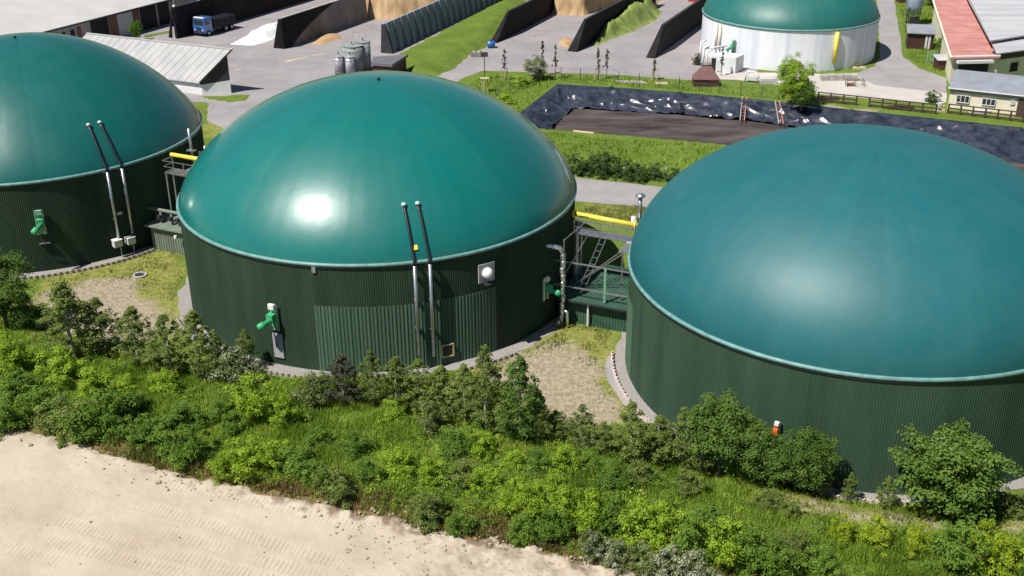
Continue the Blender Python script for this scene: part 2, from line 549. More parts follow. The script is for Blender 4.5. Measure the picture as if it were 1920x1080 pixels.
m_bark = pm('bark', (0.12, 0.09, 0.065), 0.9, 0, 0.3, 8)
m_birch = pm('birch_bark', (0.42, 0.40, 0.35), 0.8, 0, 0, 6, col2=(0.10, 0.09, 0.08), stretch=(1, 1, 3), lo=0.5, hi=0.7)
m_mud = pm('dried_mud', (0.020, 0.015, 0.014), 0.8, 0, 0, 0.4, col2=(0.098, 0.076, 0.070), bump=0.9, bscale=2.0, detail=10, stretch=(0.35, 1.3, 1))

lf_lime = leaf_mat('leaf_lime', (0.110, 0.195, 0.012), (0.275, 0.420, 0.026), (0.460, 0.600, 0.070), trans=0.45)
lf_green = leaf_mat('leaf_green', (0.050, 0.120, 0.013), (0.125, 0.240, 0.027), (0.245, 0.375, 0.055), trans=0.42)
lf_deep = leaf_mat('leaf_deep', (0.028, 0.062, 0.014), (0.068, 0.130, 0.030), (0.135, 0.210, 0.060))
lf_olive = leaf_mat('leaf_olive', (0.075, 0.120, 0.022), (0.170, 0.240, 0.050), (0.300, 0.380, 0.100), trans=.42)
lf_pale = leaf_mat('leaf_pale', (0.060, 0.090, 0.022), (0.150, 0.210, 0.050), (0.340, 0.390, 0.170))
lf_flower = leaf_mat('leaf_flowering', (0.050, 0.080, 0.020), (0.120, 0.170, 0.045), (0.520, 0.520, 0.400), trans=0.2)
lf_conif = leaf_mat('leaf_brownish', (0.025, 0.026, 0.015), (0.060, 0.062, 0.032), (0.130, 0.125, 0.075), trans=0.1)
lf_sapl = leaf_mat('leaf_greyish', (0.020, 0.030, 0.014), (0.050, 0.065, 0.030), (0.110, 0.130, 0.070))

# ------------------------------------------------------------------ the three big tanks: where they stand
TANK = {1: dict(c=(-44.353, 100.012), R=14.909, H=7.978, h=0.597, b=0.79),
        2: dict(c=(-10.505, 83.630), R=15.600, H=8.293, h=0.558, b=0.69),
        3: dict(c=(23.393, 68.454), R=15.331, H=7.771, h=0.579, b=0.52)}

def dome_z(T, r):
    u = min(1.0, r / T['R'])
    return T['H'] + T['R'] * T['h'] * (1 - u * u) ** T['b']

def on_dome(k, px, py, off=0.0):
    T = TANK[k]
    d = ray(px, py)
    t = 30.0
    while t < 260:
        P = Vector((0, 0, CAMZ)) + d * t
        r = math.hypot(P.x - T['c'][0], P.y - T['c'][1])
        if r < T['R'] and P.z < dome_z(T, r) + off:
            return P
        t += 0.03
    return P

def on_wall(k, px, py, off=0.0):
    T = TANK[k]
    d = ray(px, py)
    o = Vector((-T['c'][0], -T['c'][1]))
    a = d.x ** 2 + d.y ** 2
    b = o.x * d.x + o.y * d.y
    c = o.x ** 2 + o.y ** 2 - (T['R'] + off) ** 2
    q = max(0, b * b - a * c)
    t = (-b - math.sqrt(q)) / a
    return Vector((d.x * t, d.y * t, CAMZ + d.z * t))

def wall_frame(k, P):
    T = TANK[k]
    n = Vector((P.x - T['c'][0], P.y - T['c'][1], 0)).normalized()
    return n, Vector((-n.y, n.x, 0)), Vector((0, 0, 1))

# ------------------------------------------------------------------ ground sheet
SAND_EDGE = [G(x, y) for x, y in ((-700, 640), (-300, 715), (0, 790), (100, 815), (200, 848), (300, 878), (400, 902), (500, 921), (600, 938), (700, 962), (800, 990), (900, 1008), (1000, 1030), (1100, 1052), (1200, 1074), (1330, 1100), (1500, 1135), (1900, 1210))]
SAND = [(p.x, p.y) for p in SAND_EDGE] + [(40, 25), (-90, 25)]
STRIP_TOP = [G(x, y) for x, y in ((-700, 560), (-100, 585), (60, 612), (200, 655), (300, 690), (420, 695), (520, 715), (600, 700), (760, 705), (870, 700), (950, 735), (1040, 790), (1150, 805), (1240, 800), (1330, 845), (1430, 890), (1600, 935), (1750, 950), (1980, 955), (2500, 960))]
STRIP = [(p.x, p.y) for p in STRIP_TOP] + [(p.x, p.y) for p in reversed(SAND_EDGE)]
POND_RIM = [G(x, y) for x, y in ((1045, 158), (1180, 166), (1300, 176), (1440, 189), (1650, 212), (1920, 240), (2150, 264), (2150, 420), (1700, 330), (1500, 287), (1350, 269), (1180, 254), (1010, 240), (940, 240))]
POND = [(p.x, p.y) for p in POND_RIM]

def gz(x, y):
    """ground relief: low planted bank between tanks and sand, otherwise level"""
    x, y = np.asarray(x, float), np.asarray(y, float)
    d = sdf(STRIP, x, y)
    wgt = sstep(0.0, 2.5, d)
    z = wgt * (0.45 + 0.5 * (fbm(x / 5, y / 5, 3, 3) - 0.5))
    return z

def gz1(x, y):
    return float(gz(np.array([x]), np.array([y]))[0])

def axis(lo, a, b, hi, step, far=10):
    m = np.arange(a, b + step / 2, step)
    l = a - np.cumsum(step * 1.35 ** np.arange(1, 60))
    l = l[l > lo]
    r_ = b + np.cumsum(step * 1.35 ** np.arange(1, 60))
    r_ = r_[r_ < hi]
    return np.concatenate([[lo], l[::-1], m, r_, [hi]])

def grid_mesh(xs, ys):
    X, Y = np.meshgrid(xs, ys)
    nx, ny = len(xs), len(ys)
    i = np.arange(nx * ny).reshape(ny, nx)
    F = np.stack([i[:-1, :-1], i[:-1, 1:], i[1:, 1:], i[1:, :-1]], -1).reshape(-1, 4)
    return X.ravel(), Y.ravel(), F

def pxpoly(pts, z=0.0):
    return [(q.x, q.y) for q in (G(x, y, z) for x, y in pts)]

DRY = [pxpoly([(60, 520), (290, 460), (340, 470), (345, 600), (330, 640), (200, 640), (60, 600)]),
       pxpoly([(870, 690), (1000, 615), (1140, 610), (1170, 690), (1240, 800), (1040, 800), (940, 730)]),
       pxpoly([(1090, 378), (1220, 388), (1190, 425), (1085, 405)]),
       pxpoly([(385, 225), (440, 225), (420, 262), (385, 262)]),
       pxpoly([(1420, 928), (1560, 946), (1700, 970), (1960, 984), (1960, 1012), (1700, 1008), (1560, 988), (1430, 958)])]
DIRT = [pxpoly([(60, 560), (150, 530), (250, 520), (300, 580), (330, 640), (200, 650), (70, 610)]),
        pxpoly([(890, 705), (1010, 650), (1090, 640), (1140, 720), (1180, 790), (1060, 790), (1000, 760), (930, 720)]),
        pxpoly([(1480, 952), (1600, 966), (1720, 986), (1930, 996), (1930, 1008), (1700, 1004), (1560, 986)]),
        pxpoly([(1530, 195), (1650, 205), (1660, 235), (1540, 225)]),
        pxpoly([(850, 140), (890, 108), (875, 100), (835, 138)])]
BROWN = [pxpoly([(-100, 770), (150, 815), (300, 860), (500, 905), (700, 950), (900, 990), (1200, 1060), (1200, 1080), (900, 1012), (600, 950), (300, 890), (-100, 800)])]

xs = axis(-2500, -72, 100, 2500, 0.5)
ys = axis(-400, 30, 216, 4200, 0.5)
gx, gy, gF = grid_mesh(xs, ys)
near = (gx > -140) & (gx < 160) & (gy > 20) & (gy < 320)
wx = gx + 1.6 * (fbm(gx / 2.2, gy / 2.2, 11, 3) - 0.5) * 2
wy = gy + 1.6 * (fbm(gx / 2.2, gy / 2.2, 12, 3) - 0.5) * 2
def layer(polys, soft):
    v = np.zeros(len(gx))
    for p in polys:
        v[near] = np.maximum(v[near], sstep(-soft, soft, sdf(p, wx[near], wy[near])))
    return v
col = np.zeros((len(gx), 4), np.float32)
col[:, 0] = layer(DRY, 2.0)
col[:, 1] = layer(DIRT, 2.2)
col[:, 2] = layer(BROWN, 0.8)
col[near, 2] = np.maximum(col[near, 2], sstep(2.2, 1.0, np.abs(sdf(SAND, wx[near], wy[near]))))
col[:, 3] = 1
Z = np.zeros(len(gx))
Z[near] = gz(gx[near], gy[near])
dp = np.full(len(gx), -1e3)
dp[near] = sdf(POND, gx[near], gy[near])
Z = np.where(dp > 0.15, -np.clip((dp - 0.15) * 3.0, 0, 7.0), Z)
ds = np.full(len(gx), -1e3)
ds[near] = sdf(SAND, gx[near], gy[near])
Z = np.where(ds > 0.8, Z - 0.35 * np.clip(ds - 0.8, 0, 1), Z)
me = np_mesh('ground', np.stack([gx, gy, Z], 1), gF, True, {'cover': ('POINT', col)})

m_ground = bpy.data.materials.new('grass_and_soil')
m_ground.use_nodes = True
t = m_ground.node_tree
bs = t.nodes['Principled BSDF']
bs.inputs['Roughness'].default_value = 0.95
bs.inputs['Specular IOR Level'].default_value = 0.1
geo = node(t, 'ShaderNodeNewGeometry')
att = node(t, 'ShaderNodeAttribute', attribute_name='cover')
sep = node(t, 'ShaderNodeSeparateColor')
t.links.new(att.outputs['Color'], sep.inputs[0])
def nramp(scale, c1, c2, lo=0.35, hi=0.65, detail=8):
    n = node(t, 'ShaderNodeTexNoise', Scale=scale, Detail=detail, Roughness=0.65)
    t.links.new(geo.outputs['Position'], n.inputs['Vector'])
    r = node(t, 'ShaderNodeValToRGB')
    r.color_ramp.elements[0].position, r.color_ramp.elements[1].position = lo, hi
    r.color_ramp.elements[0].color, r.color_ramp.elements[1].color = (*c1, 1), (*c2, 1)
    t.links.new(n.outputs['Fac'], r.inputs[0])
    return n, r
def mixc(fac, a, b):
    mx = node(t, 'ShaderNodeMix', data_type='RGBA')
    if isinstance(fac, float): mx.inputs[0].default_value = fac
    else: t.links.new(fac, mx.inputs[0])
    t.links.new(a, mx.inputs[6])
    t.links.new(b, mx.inputs[7])
    return mx.outputs[2]
_, g1 = nramp(0.25, (0.075, 0.130, 0.018), (0.165, 0.225, 0.035))
_, g2 = nramp(3.0, (0.060, 0.105, 0.015), (0.160, 0.215, 0.045))
grass = mixc(0.5, g1.outputs[0], g2.outputs[0])
_, dry = nramp(2.0, (0.125, 0.175, 0.030), (0.300, 0.275, 0.085))
nd, dirt = nramp(2.6, (0.230, 0.190, 0.125), (0.390, 0.335, 0.255))
_, brown = nramp(2.5, (0.090, 0.080, 0.025), (0.200, 0.140, 0.065))
def edge(fac):
    n = node(t, 'ShaderNodeTexNoise', Scale=1.4, Detail=8.0, Roughness=0.7)
    t.links.new(geo.outputs['Position'], n.inputs['Vector'])
    a = node(t, 'ShaderNodeMath', operation='ADD')
    t.links.new(fac, a.inputs[0]); t.links.new(n.outputs['Fac'], a.inputs[1])
    mr = node(t, 'ShaderNodeMapRange', interpolation_type='SMOOTHSTEP')
    mr.inputs[1].default_value, mr.inputs[2].default_value = 0.78, 1.28
    t.links.new(a.outputs[0], mr.inputs[0])
    return mr.outputs[0]
c = mixc(edge(sep.outputs[0]), grass, dry.outputs[0])
c = mixc(edge(sep.outputs[1]), c, dirt.outputs[0])
c = mixc(edge(sep.outputs[2]), c, brown.outputs[0])
t.links.new(c, bs.inputs['Base Color'])
nb = node(t, 'ShaderNodeTexNoise', Scale=5.0, Detail=8.0)
t.links.new(geo.outputs['Position'], nb.inputs['Vector'])
bp = node(t, 'ShaderNodeBump', Strength=0.7, Distance=0.12)
t.links.new(nb.outputs['Fac'], bp.inputs['Height'])
t.links.new(bp.outputs[0], bs.inputs['Normal'])
ground = struct(link_mesh('ground', me, m_ground))

def sheet(name, px_pts, z, m, fine=1.2, soft=0.25, world=False, seed=5):
    """a surfaced area with slightly ragged edges laid on the ground"""
    poly = px_pts if world else pxpoly(px_pts)
    P = []
    n = len(poly)
    for i in range(n):
        a, b = Vector(poly[i]), Vector(poly[(i + 1) % n])
        k = max(1, int((b - a).length / fine))
        nn = Vector((-(b - a).y, (b - a).x))
        nn = nn.normalized() if nn.length > 0 else nn
        for j in range(k):
            q = a + (b - a) * j / k
            o = soft * 2 * (float(fbm(np.array([q.x / 1.5]), np.array([q.y / 1.5]), seed, 3)[0]) - 0.5)
            P.append(q + nn * o)
    mb = MB()
    mb.add([(p.x, p.y, z) for p in P], [tuple(range(len(P)))])
    ar = sum(P[i].x * P[(i + 1) % len(P)].y - P[(i + 1) % len(P)].x * P[i].y for i in range(len(P)))
    if ar < 0: mb.f = [tuple(reversed(f)) for f in mb.f]
    mb.v = mb.v
    o = mb.build(name, m)
    import bmesh
    bm = bmesh.new(); bm.from_mesh(o.data)
    bmesh.ops.triangulate(bm, faces=bm.faces[:]); bm.to_mesh(o.data); bm.free()
    return struct(o)

sheet('yard', [(-300, 140), (200, 180), (345, 192), (385, 192), (450, 222), (480, 226), (700, 215), (840, 165), (866, 148), (905, 133), (1040, 137), (1170, 141), (1290, 150), (1420, 150), (1420, 100), (1420, -40), (600, -90), (-500, -70)], 0.02, m_asphalt)
sheet('road', [(1000, 318), (1090, 334), (1250, 352), (1420, 372), (1420, 415), (1215, 389), (1090, 379), (1000, 372), (700, 330), (430, 245), (388, 226), (392, 196), (480, 222), (700, 280)], 0.024, m_road)
sheet('road', [(1640, -60), (1672, -60), (1676, 0), (1686, 60), (1692, 105), (1722, 128), (1775, 147), (1775, 175), (1640, 160), (1600, 140), (1640, 124), (1650, 110), (1648, 60), (1643, 0)], 0.03, m_road)
sheet('concrete_apron', [(1335, 136), (1480, 137), (1560, 139), (1620, 136), (1690, 140), (1775, 160), (1775, 192), (1760, 196), (1640, 186), (1532, 176), (1500, 165), (1400, 152), (1335, 146)], 0.026, m_apron)
sheet('path', [(1133, 690), (1140, 668), (1160, 664), (1165, 700), (1195, 745), (1240, 795), (1215, 805), (1172, 762), (1140, 715)], 0.012, m_road)

# ------------------------------------------------------------------ sand field with crawler tracks
e0, e1 = Vector((SAND_EDGE[2].x, SAND_EDGE[2].y)), Vector((SAND_EDGE[14].x, SAND_EDGE[14].y))
sd = (e1 - e0).normalized()
sn = Vector((-sd.y, sd.x))
if sn.y > 0: sn = -sn            # into the sand
xs = axis(-95, -36, 9, 40, 0.075)
ys = axis(25, 44.5, 64, 80, 0.085)
sx, sy, sF = grid_mesh(xs, ys)
ps = (sx - e0.x) * sd.x + (sy - e0.y) * sd.y
pt = (sx - e0.x) * sn.x + (sy - e0.y) * sn.y
dd = sdf(SAND, sx, sy) + 0.9 * (fbm(sx / 1.1, sy / 1.1, 31, 4) - 0.5) * 2 * 0.8
keep = dd > -1.0
sz = 0.10 + 0.10 * (fbm(sx / 6, sy / 6, 41, 3) - 0.5) + 0.05 * (fbm(sx / 1.0, sy / 1.0, 42, 4) - 0.5)
sz += 0.035 * (fbm(sx / 0.3, sy / 0.3, 43, 2) - 0.5)
lumps = sstep(1.1, 0.1, np.abs(dd - 0.5)) * (0.25 + 0.75 * sstep(14, 26, ps))
sz += lumps * (0.06 + 0.30 * (fbm(sx / 0.55, sy / 0.55, 44, 4) - 0.35))
rough_end = sstep(27, 36, ps) * sstep(9, 2, pt)
sz += rough_end * 0.17 * (fbm(sx / 0.45, sy / 0.45, 45, 4) - 0.45)
for i, (t0, s0, s1, cur, amp) in enumerate(((2.0, 9, 30, .010, .8), (3.3, 8, 24, -.012, .5), (4.6, 6, 34, .006, 1.), (5.9, 12, 30, .012, .9), (7.2, 5, 36, -.004, 1.), (8.5, 10, 38, .006, 1.), (9.9, 8, 36, .004, .8), (11.4, 12, 34, -.01, .8), (12.9, 14, 40, .0, .6), (1.0, 24, 34, 0, .6))):
    tc_ = t0 + cur * (ps - 20) ** 2 * 0.12 + 0.25 * np.sin(ps / 5 + i)
    msk = sstep(0.52, 0.36, np.abs(pt - tc_)) * sstep(s0, s0 + 3, ps) * sstep(s1, s1 - 4, ps)
    msk *= sstep(0.30, 0.55, fbm(ps / 3.2 + i * 9, pt / 2, 50 + i, 2)) * amp
    ph = 2 * math.pi * (ps - 0.12 * (pt - tc_) + 0.25 * (fbm(ps / 1.5, pt / 1.5, 90 + i, 2) - .5)) / 0.29
    sz += msk * (0.030 * np.sin(ph) * (.3 + 1.1 * fbm(ps / .9, pt / .9, 70 + i, 2)) - 0.02)
sz = np.where(dd > 0, sz * sstep(0, 0.5, dd) + 0.33 * gz(sx, sy) * sstep(1.5, 0, dd) - 0.02 * sstep(0.5, 0, dd), -0.6 * np.clip(-dd, 0, 1) - 0.02)
fk = keep[sF].any(1)
used = np.unique(sF[fk])
mp_ = np.full(len(sx), -1); mp_[used] = np.arange(len(used))
dark = np.clip(lumps * sstep(0.5, 0.75, fbm(sx / 0.8, sy / 0.8, 61, 4)) * 1.2 + rough_end * 0.5 * sstep(0.5, 0.7, fbm(sx / 0.7, sy / 0.7, 62, 3)), 0, 1)
me = np_mesh('sand_field', np.stack([sx, sy, sz], 1)[used], mp_[sF[fk]], True, {'rnd': ('POINT', dark[used])})
m_sand = pm('pale_sand', (0.385, 0.315, 0.230), 0.95, 0, 0, 0.22, col2=(0.475, 0.412, 0.325), bump=0.5, bscale=14, detail=10, lo=0.3, hi=0.6)
t = m_sand.node_tree
bs = t.nodes['Principled BSDF']
oldc = bs.inputs['Base Color'].links[0].from_socket
at = node(t, 'ShaderNodeAttribute', attribute_name='rnd')
mx = node(t, 'ShaderNodeMix', data_type='RGBA')
t.links.new(at.outputs['Fac'], mx.inputs[0]); t.links.new(oldc, mx.inputs[6])
mx.inputs[7].default_value = (0.20, 0.145, 0.10, 1)
t.links.new(mx.outputs[2], bs.inputs['Base Color'])
struct(link_mesh('sand_field', me, m_sand))

def rock_mb(mb, c, r, seed):
    rr = random.Random(seed)
    vs = []
    for i in range(3):
        el = (-0.3, 0.35, 0.95)[i]
        for k in range(6):
            a = k * math.pi / 3 + i * 0.5
            q = r * rr.uniform(0.75, 1.2)
            vs.append((c[0] + q * math.cos(a) * math.cos(el), c[1] + q * math.sin(a) * math.cos(el), c[2] + q * 0.7 * math.sin(el)))
    fs = [(i * 6 + k, i * 6 + (k + 1) % 6, (i + 1) * 6 + (k + 1) % 6, (i + 1) * 6 + k) for i in range(2) for k in range(6)]
    fs += [tuple(12 + k for k in range(6))]
    mb.add(vs, fs)
m_clod = pm('earth_clod', (0.36, 0.29, 0.21), 0.95, 0, 0.3, 3)
clods = MB()
rr = random.Random(3)
for i in range(640):
    u = rr.random()
    if i < 300:                      # along the grass edge
        k = rr.uniform(2, 14.9)
        a, b = SAND_EDGE[int(k)], SAND_EDGE[int(k) + 1]
        p = a.lerp(b, k - int(k)) + Vector((sn.x, sn.y, 0)) * (rr.gauss(0.6, 0.7))
        r = rr.uniform(0.03, 0.10) * (1.3 if k > 8 else 0.8)
    elif i < 570:                    # churned corner
        p = e0 + sd * rr.uniform(26, 42) + sn * abs(rr.gauss(1.0, 2.2)); r = rr.uniform(0.03, 0.09)
    else:
        p = e0 + sd * rr.uniform(0, 40) + sn * rr.uniform(1, 16); r = rr.uniform(0.02, 0.05)
    rock_mb(clods, (p[0], p[1], 0.13), r, i)
tag(clods.build('earth_clods', m_clod), 'loose earth clods scattered along the edge of the pale sand', 'clods', kind='stuff')
for i, (px, py, r) in enumerate(((297, 907, 0.22), (330, 895, 0.12), (58, 838, 0.16), (40, 830, 0.10), (170, 982, 0.08), (376, 910, 0.12), (315, 922, 0.10))):
    mb = MB(); p = G(px, py)
    rock_mb(mb, (p.x, p.y, 0.14), r, 900 + i)
    mb.top('stone', m_clod, ('largest dark stone lying on the pale sand', 'small dark stone just behind the largest stone on the sand', 'dark stone near the left edge on the pale sand', 'small pebble-like stone at the far left of the sand', 'small stone lying alone in the middle of the sand at left', 'small dark stone right of the largest stone on the sand', 'small dark stone just in front of the largest stone on the sand')[i], 'stone', 'stones on the sand')

# ------------------------------------------------------------------ storage basin with black liner
PD = -1.7
rim = [Vector(p) for p in POND]
n = len(rim)
cen = sum(rim, Vector((0, 0))) / n
BOT = [(q.x, q.y) for q in (G(x, y, PD) for x, y in ((1075, 206), (1180, 212), (1300, 221), (1400, 229), (1620, 262), (1850, 300), (2050, 330), (2050, 400), (1700, 335), (1500, 290), (1350, 272), (1180, 257), (1050, 248), (1035, 243)))]
mb_cols, rows = [], 44
dens = 0.18
ring_pts = []
for i in range(n):
    a, b = rim[i], rim[(i + 1) % n]
    a2, b2 = Vector(BOT[i]), Vector(BOT[(i + 1) % n])
    k = max(2, int((b - a).length / dens)) if i in (0, 1, 2, 3, 4, 13) else 4
    for j in range(k):
        ring_pts.append((a.lerp(b, j / k), a2.lerp(b2, j / k), i))
NR = len(ring_pts)
V = np.zeros((rows, NR, 3))
ss = np.cumsum([0] + [(ring_pts[(i + 1) % NR][0] - ring_pts[i][0]).length for i in range(NR - 1)])
for r in range(rows):
    f_ = r / (rows - 1)
    for q, (a, b, i) in enumerate(ring_pts):
        p = a.lerp(b, f_)
        zr0 = 0.05 if i in (0, 1, 2, 3, 4, 13, 12) else -0.12
        V[r, q] = (p.x, p.y, zr0 + (PD - zr0) * f_)
S_, Fv = np.meshgrid(ss, np.linspace(0, 1, rows))
tt_ = Fv * 4.9
def crease(th, la, lb, sd, pw):
    a_ = S_ * math.cos(th) + tt_ * math.sin(th)
    b_ = -S_ * math.sin(th) + tt_ * math.cos(th)
    return (1 - np.abs(2 * fbm(a_ / la, b_ / lb, sd, 2) - 1)) ** pw
ridge = 0.30 * crease(0.30, 6.0, 1.5, 71, 5) + 0.38 * crease(-0.22, 8.0, 1.9, 75, 6) + 0.20 * crease(1.0, 4.0, 1.6, 79, 5)
ridge = ridge * np.array([1.0 if rp[2] in (0, 1, 2, 3, 4, 13) else 0.0 for rp in ring_pts])[None, :]
V[:, :, 2] += ridge * sstep(0.02, 0.3, Fv) + 0.16 * (fbm(S_ / 1.7, Fv * 5, 73, 3) - 0.5) * sstep(0, .1, Fv)
idx = np.arange(rows * NR).reshape(rows, NR)
nxt = np.roll(idx, -1, 1)
F = np.stack([idx[:-1], idx[1:], nxt[1:], nxt[:-1]], -1).reshape(-1, 4)
me = np_mesh('liner', V.reshape(-1, 3), F, True)
m_liner = pm('black_pond_liner', (0.014, 0.018, 0.030), 0.27, 0, 0, 0.8, col2=(0.050, 0.058, 0.082), spec=0.55, bump=0.15, bscale=1.6)
basin = thing('storage_basin', 'large sunken basin lined with wrinkled black sheet, muddy brown floor', 'basin', (cen.x, cen.y, 0))
o = link_mesh('liner', me, m_liner, basin); o.location = -basin.location
xs = np.arange(min(b[0] for b in BOT) - 1, max(b[0] for b in BOT) + 1, 0.6)
ys = np.arange(min(b[1] for b in BOT) - 1, max(b[1] for b in BOT) + 1, 0.6)
bx, by, bF = grid_mesh(xs, ys)
bz = PD + 0.10 + 0.5 * (fbm(bx / 6, by / 2, 81, 4) - 0.5)
kk = (sdf(BOT, bx, by) > -0.9)[bF].any(1)
me = np_mesh('mud_floor', np.stack([bx, by, bz], 1), bF[kk], True)
o = link_mesh('mud_floor', me, m_mud, basin); o.location = -basin.location
# liner edge weight bags / seams: heavy welded seams running down the slope
for px in (1147, 1275):
    a = G(px, {1147: 164, 1275: 174}[px]); bq = G({1147: 1143, 1275: 1279}[px], {1147: 193, 1275: 212}[px], PD + 0.5)
    MB().bar(a + Vector((0, 0, 0.1)), bq + Vector((0, 0, 0.12)), 0.45, 0.12).build('seam', m_hose, basin)

# ------------------------------------------------------------------ tanks
def corrugated(T, z0, z1, r, n, a0=0.0, a1=2 * math.pi, depth=0.035, rows=1):
    """trapezoid-profile cladding bent to the tank"""
    full = abs(a1 - a0 - 2 * math.pi) < 1e-6
    pr = ((0.0, 0), (0.38, 0), (0.50, 1), (0.88, 1))
    ang, rad = [], []
    for i in range(n):
        for f_, hh in pr:
            ang.append(a0 + (a1 - a0) * (i + f_) / n); rad.append(r + depth * (hh - 1))
    if not full:
        ang.append(a1); rad.append(r - depth)
    ang, rad = np.array(ang), np.array(rad)
    k = len(ang)
    zs = np.linspace(z0, z1, rows + 1)
    V = np.concatenate([np.stack([rad * np.cos(ang), rad * np.sin(ang), np.full(k, z)], 1) for z in zs])
    i = np.arange(k) if full else np.arange(k - 1)
    j = (i + 1) % k
    F = np.concatenate([np.stack([i + q * k, j + q * k, j + (q + 1) * k, i + (q + 1) * k], 1) for q in range(rows)])
    rg = np.random.default_rng(n)
    tint = rg.random(n)
    return V, F, {'rnd': ('FACE', np.tile(tint[i // 24 % n], rows))}

def dome_mesh(T, na=256, nr=46, R=None, gores=32, z0=0.0, lop=(0.0, 0.0)):
    th = np.linspace(0, math.pi / 2, nr)
    u = np.sin(th)
    V, gore = [], []
    a = np.linspace(0, 2 * math.pi, na, endpoint=False)
    g = np.abs(np.cos(a * gores / 2)) ** 30
    Rr = R or T['R']
    for q in u:
        z = T['H'] + T['R'] * T['h'] * max(0.0, 1 - q * q) ** T['b']
        bl = 1 - 0.0006 * g * min(1, q * 2) * (q < 0.99)
        V.append(np.stack([Rr * q * np.cos(a) * bl, Rr * q * np.sin(a) * bl, np.full(na, z) - 0.005 * g * (q < .97)], 1))
        gore.append(g * 0.05 * min(1, q * 3))
    V = np.concatenate(V)
    i = np.arange(na); j = (i + 1) % na
    F = np.concatenate([np.stack([i + r * na, i + (r + 1) * na, j + (r + 1) * na, j + r * na], 1) for r in range(nr - 1)])
    per = na // gores
    rg = np.random.default_rng(int(Rr * 100))
    tint = rg.random(gores)
    strip = np.tile(tint[(i // per) % gores], nr - 1)
    return np_mesh('dome', V, F, True, {'gore': ('POINT', np.concatenate(gore)), 'run': ('POINT', np.concatenate([np.stack([np.cos(a) * 14, np.sin(a) * 14, np.full(na, q * 1.2), np.ones(na)], 1) for q in u])), 'strip': ('FACE', strip)})

tanks = {}
labels = {1: 'dark green round digester tank with teal dome, cut off by left edge',
          2: 'middle green digester tank whose teal dome carries a dazzling sun glint',
          3: 'largest green digester tank at right with a matt blue-teal dome'}
for k, T in TANK.items():
    o = thing('digester_tank', labels[k], 'tank', (T['c'][0], T['c'][1], 0), 'green domed digester tanks')
    tanks[k] = o
    V, F, AT = corrugated(T, -0.3, T['H'] - 0.1, T['R'], 600, depth=0.019)
    link_mesh('wall', np_mesh('wall', V, F, False, AT), m_clad3 if k == 3 else m_clad, o)
    link_mesh('dome', dome_mesh(T), {1: m_dome1, 2: m_dome2, 3: m_dome3}[k], o)
    mb = MB()
    R = T['R']
    mb.lathe([(R - 0.25, -0.14), (R + 0.10, -0.14), (R + 0.14, -0.08), (R + 0.14, 0.03), (R + 0.07, 0.08), (R - 0.02, 0.10), (R - 0.25, 0.07)], (0, 0, T['H']), 160, cap=False)
    mb.build('rim', m_rim, o, smooth=True, local=True)
    mb = MB()
    mb.lathe([(R - 0.3, -0.28), (R + 0.07, -0.28), (R + 0.07, -0.15), (R - 0.3, -0.15)], (0, 0, T['H']), 160, cap=False)
    mb.build('drip_edge', m_hose, o, local=True)

def wall_angle(k, px, py):
    P = on_wall(k, px, py)
    return math.atan2(P.y - TANK[k]['c'][1], P.x - TANK[k]['c'][0]), P.z

# lighter cladding patches
T = TANK[2]
a0, zt = wall_angle(2, 587, 572); a1, _ = wall_angle(2, 930, 556)
V, F, AT = corrugated(T, 0.0, zt, T['R'] + 0.03, int((a1 - a0) / (2 * math.pi) * 380), a0, a1)
tag(link_mesh('cladding_patch', np_mesh('cladding_patch', V, F, False, AT), m_clad_l, tanks[2]), 'patch of lighter green corrugated cladding')
T = TANK[3]
a1, zt = wall_angle(3, 1184, 640); a0 = a1 - 0.55
V, F, AT = corrugated(T, 0.0, 5.6, T['R'] + 0.03, 40, a0, a1)
tag(link_mesh('cladding_patch', np_mesh('cladding_patch', V, F, False, AT), m_clad_l, tanks[3]), 'strip of lighter green corrugated cladding')

def pipe_run(k, top, rimp, bot, box=None):
    """steel riser on the wall with a black hose lying up the membrane"""
    T = TANK[k]
    P0 = on_wall(k, *bot, 0.36); P1 = on_wall(k, *rimp, 0.36)
    n, tg, z = wall_frame(k, P1)
    cx, cy = T['c']
    b0 = Vector((cx, cy, 0)) + n * (T['R'] + 0.36); b1 = b0.copy()
    b0.z = max(0.2, P0.z); b1.z = T['H'] - 0.15
    o = tanks[k]
    MB().tube([b0, b1], 0.125, 10).build('riser_pipe', m_steel, o, True)
    for q in (0.3, 0.62, 0.9):
        p = b0.lerp(b1, q)
        MB().box(p - n * 0.12, n, tg, z, 0.3, 0.30, 0.06).build('pipe_clamp', m_steel, o)
    D = on_dome(k, *top, 0.12)
    path = [b1, b1 + Vector((0, 0, 0.25)) - n * 0.05, b1 + Vector((0, 0, 0.5)) - n * 0.3]
    rd = math.hypot(D.x - cx, D.y - cy)
    ad = math.atan2(D.y - cy, D.x - cx); ab = math.atan2(n.y, n.x)
    for q in np.linspace(0.15, 1, 7):
        r = (T['R'] - 0.1) * (1 - q) + rd * q
        a = ab * (1 - q) + ad * q
        path.append(Vector((cx + r * math.cos(a), cy + r * math.sin(a), dome_z(T, r) + 0.15)))
    hose = MB().tube(path, 0.10, 8).build('hose', m_hose, o, True)
    e = path[-1]
    MB().tube([e - Vector((0, 0, 0.02)), e + Vector((0, 0.02, 0.16))], [0.17, 0.13], 10).build('end_cap', m_white, hose, True)
    if box:
        B = on_wall(k, *box, 0.45)
        q = MB().box(B, n, tg, z, 0.6, 0.72, 0.55).build('water_seal_box', m_grey_box, o)
        MB().box(B + z * 0.33, n, tg, z, 0.66, 0.78, 0.06).build('lid', m_white, q)
        MB().bar(B - z * 0.3 + tg * 0.25, Vector((B.x, B.y, 0)) + tg * 0.25, 0.07).build('support_leg', m_steel, q)
pipe_run(2, (757, 386), (777, 492), (782, 664))
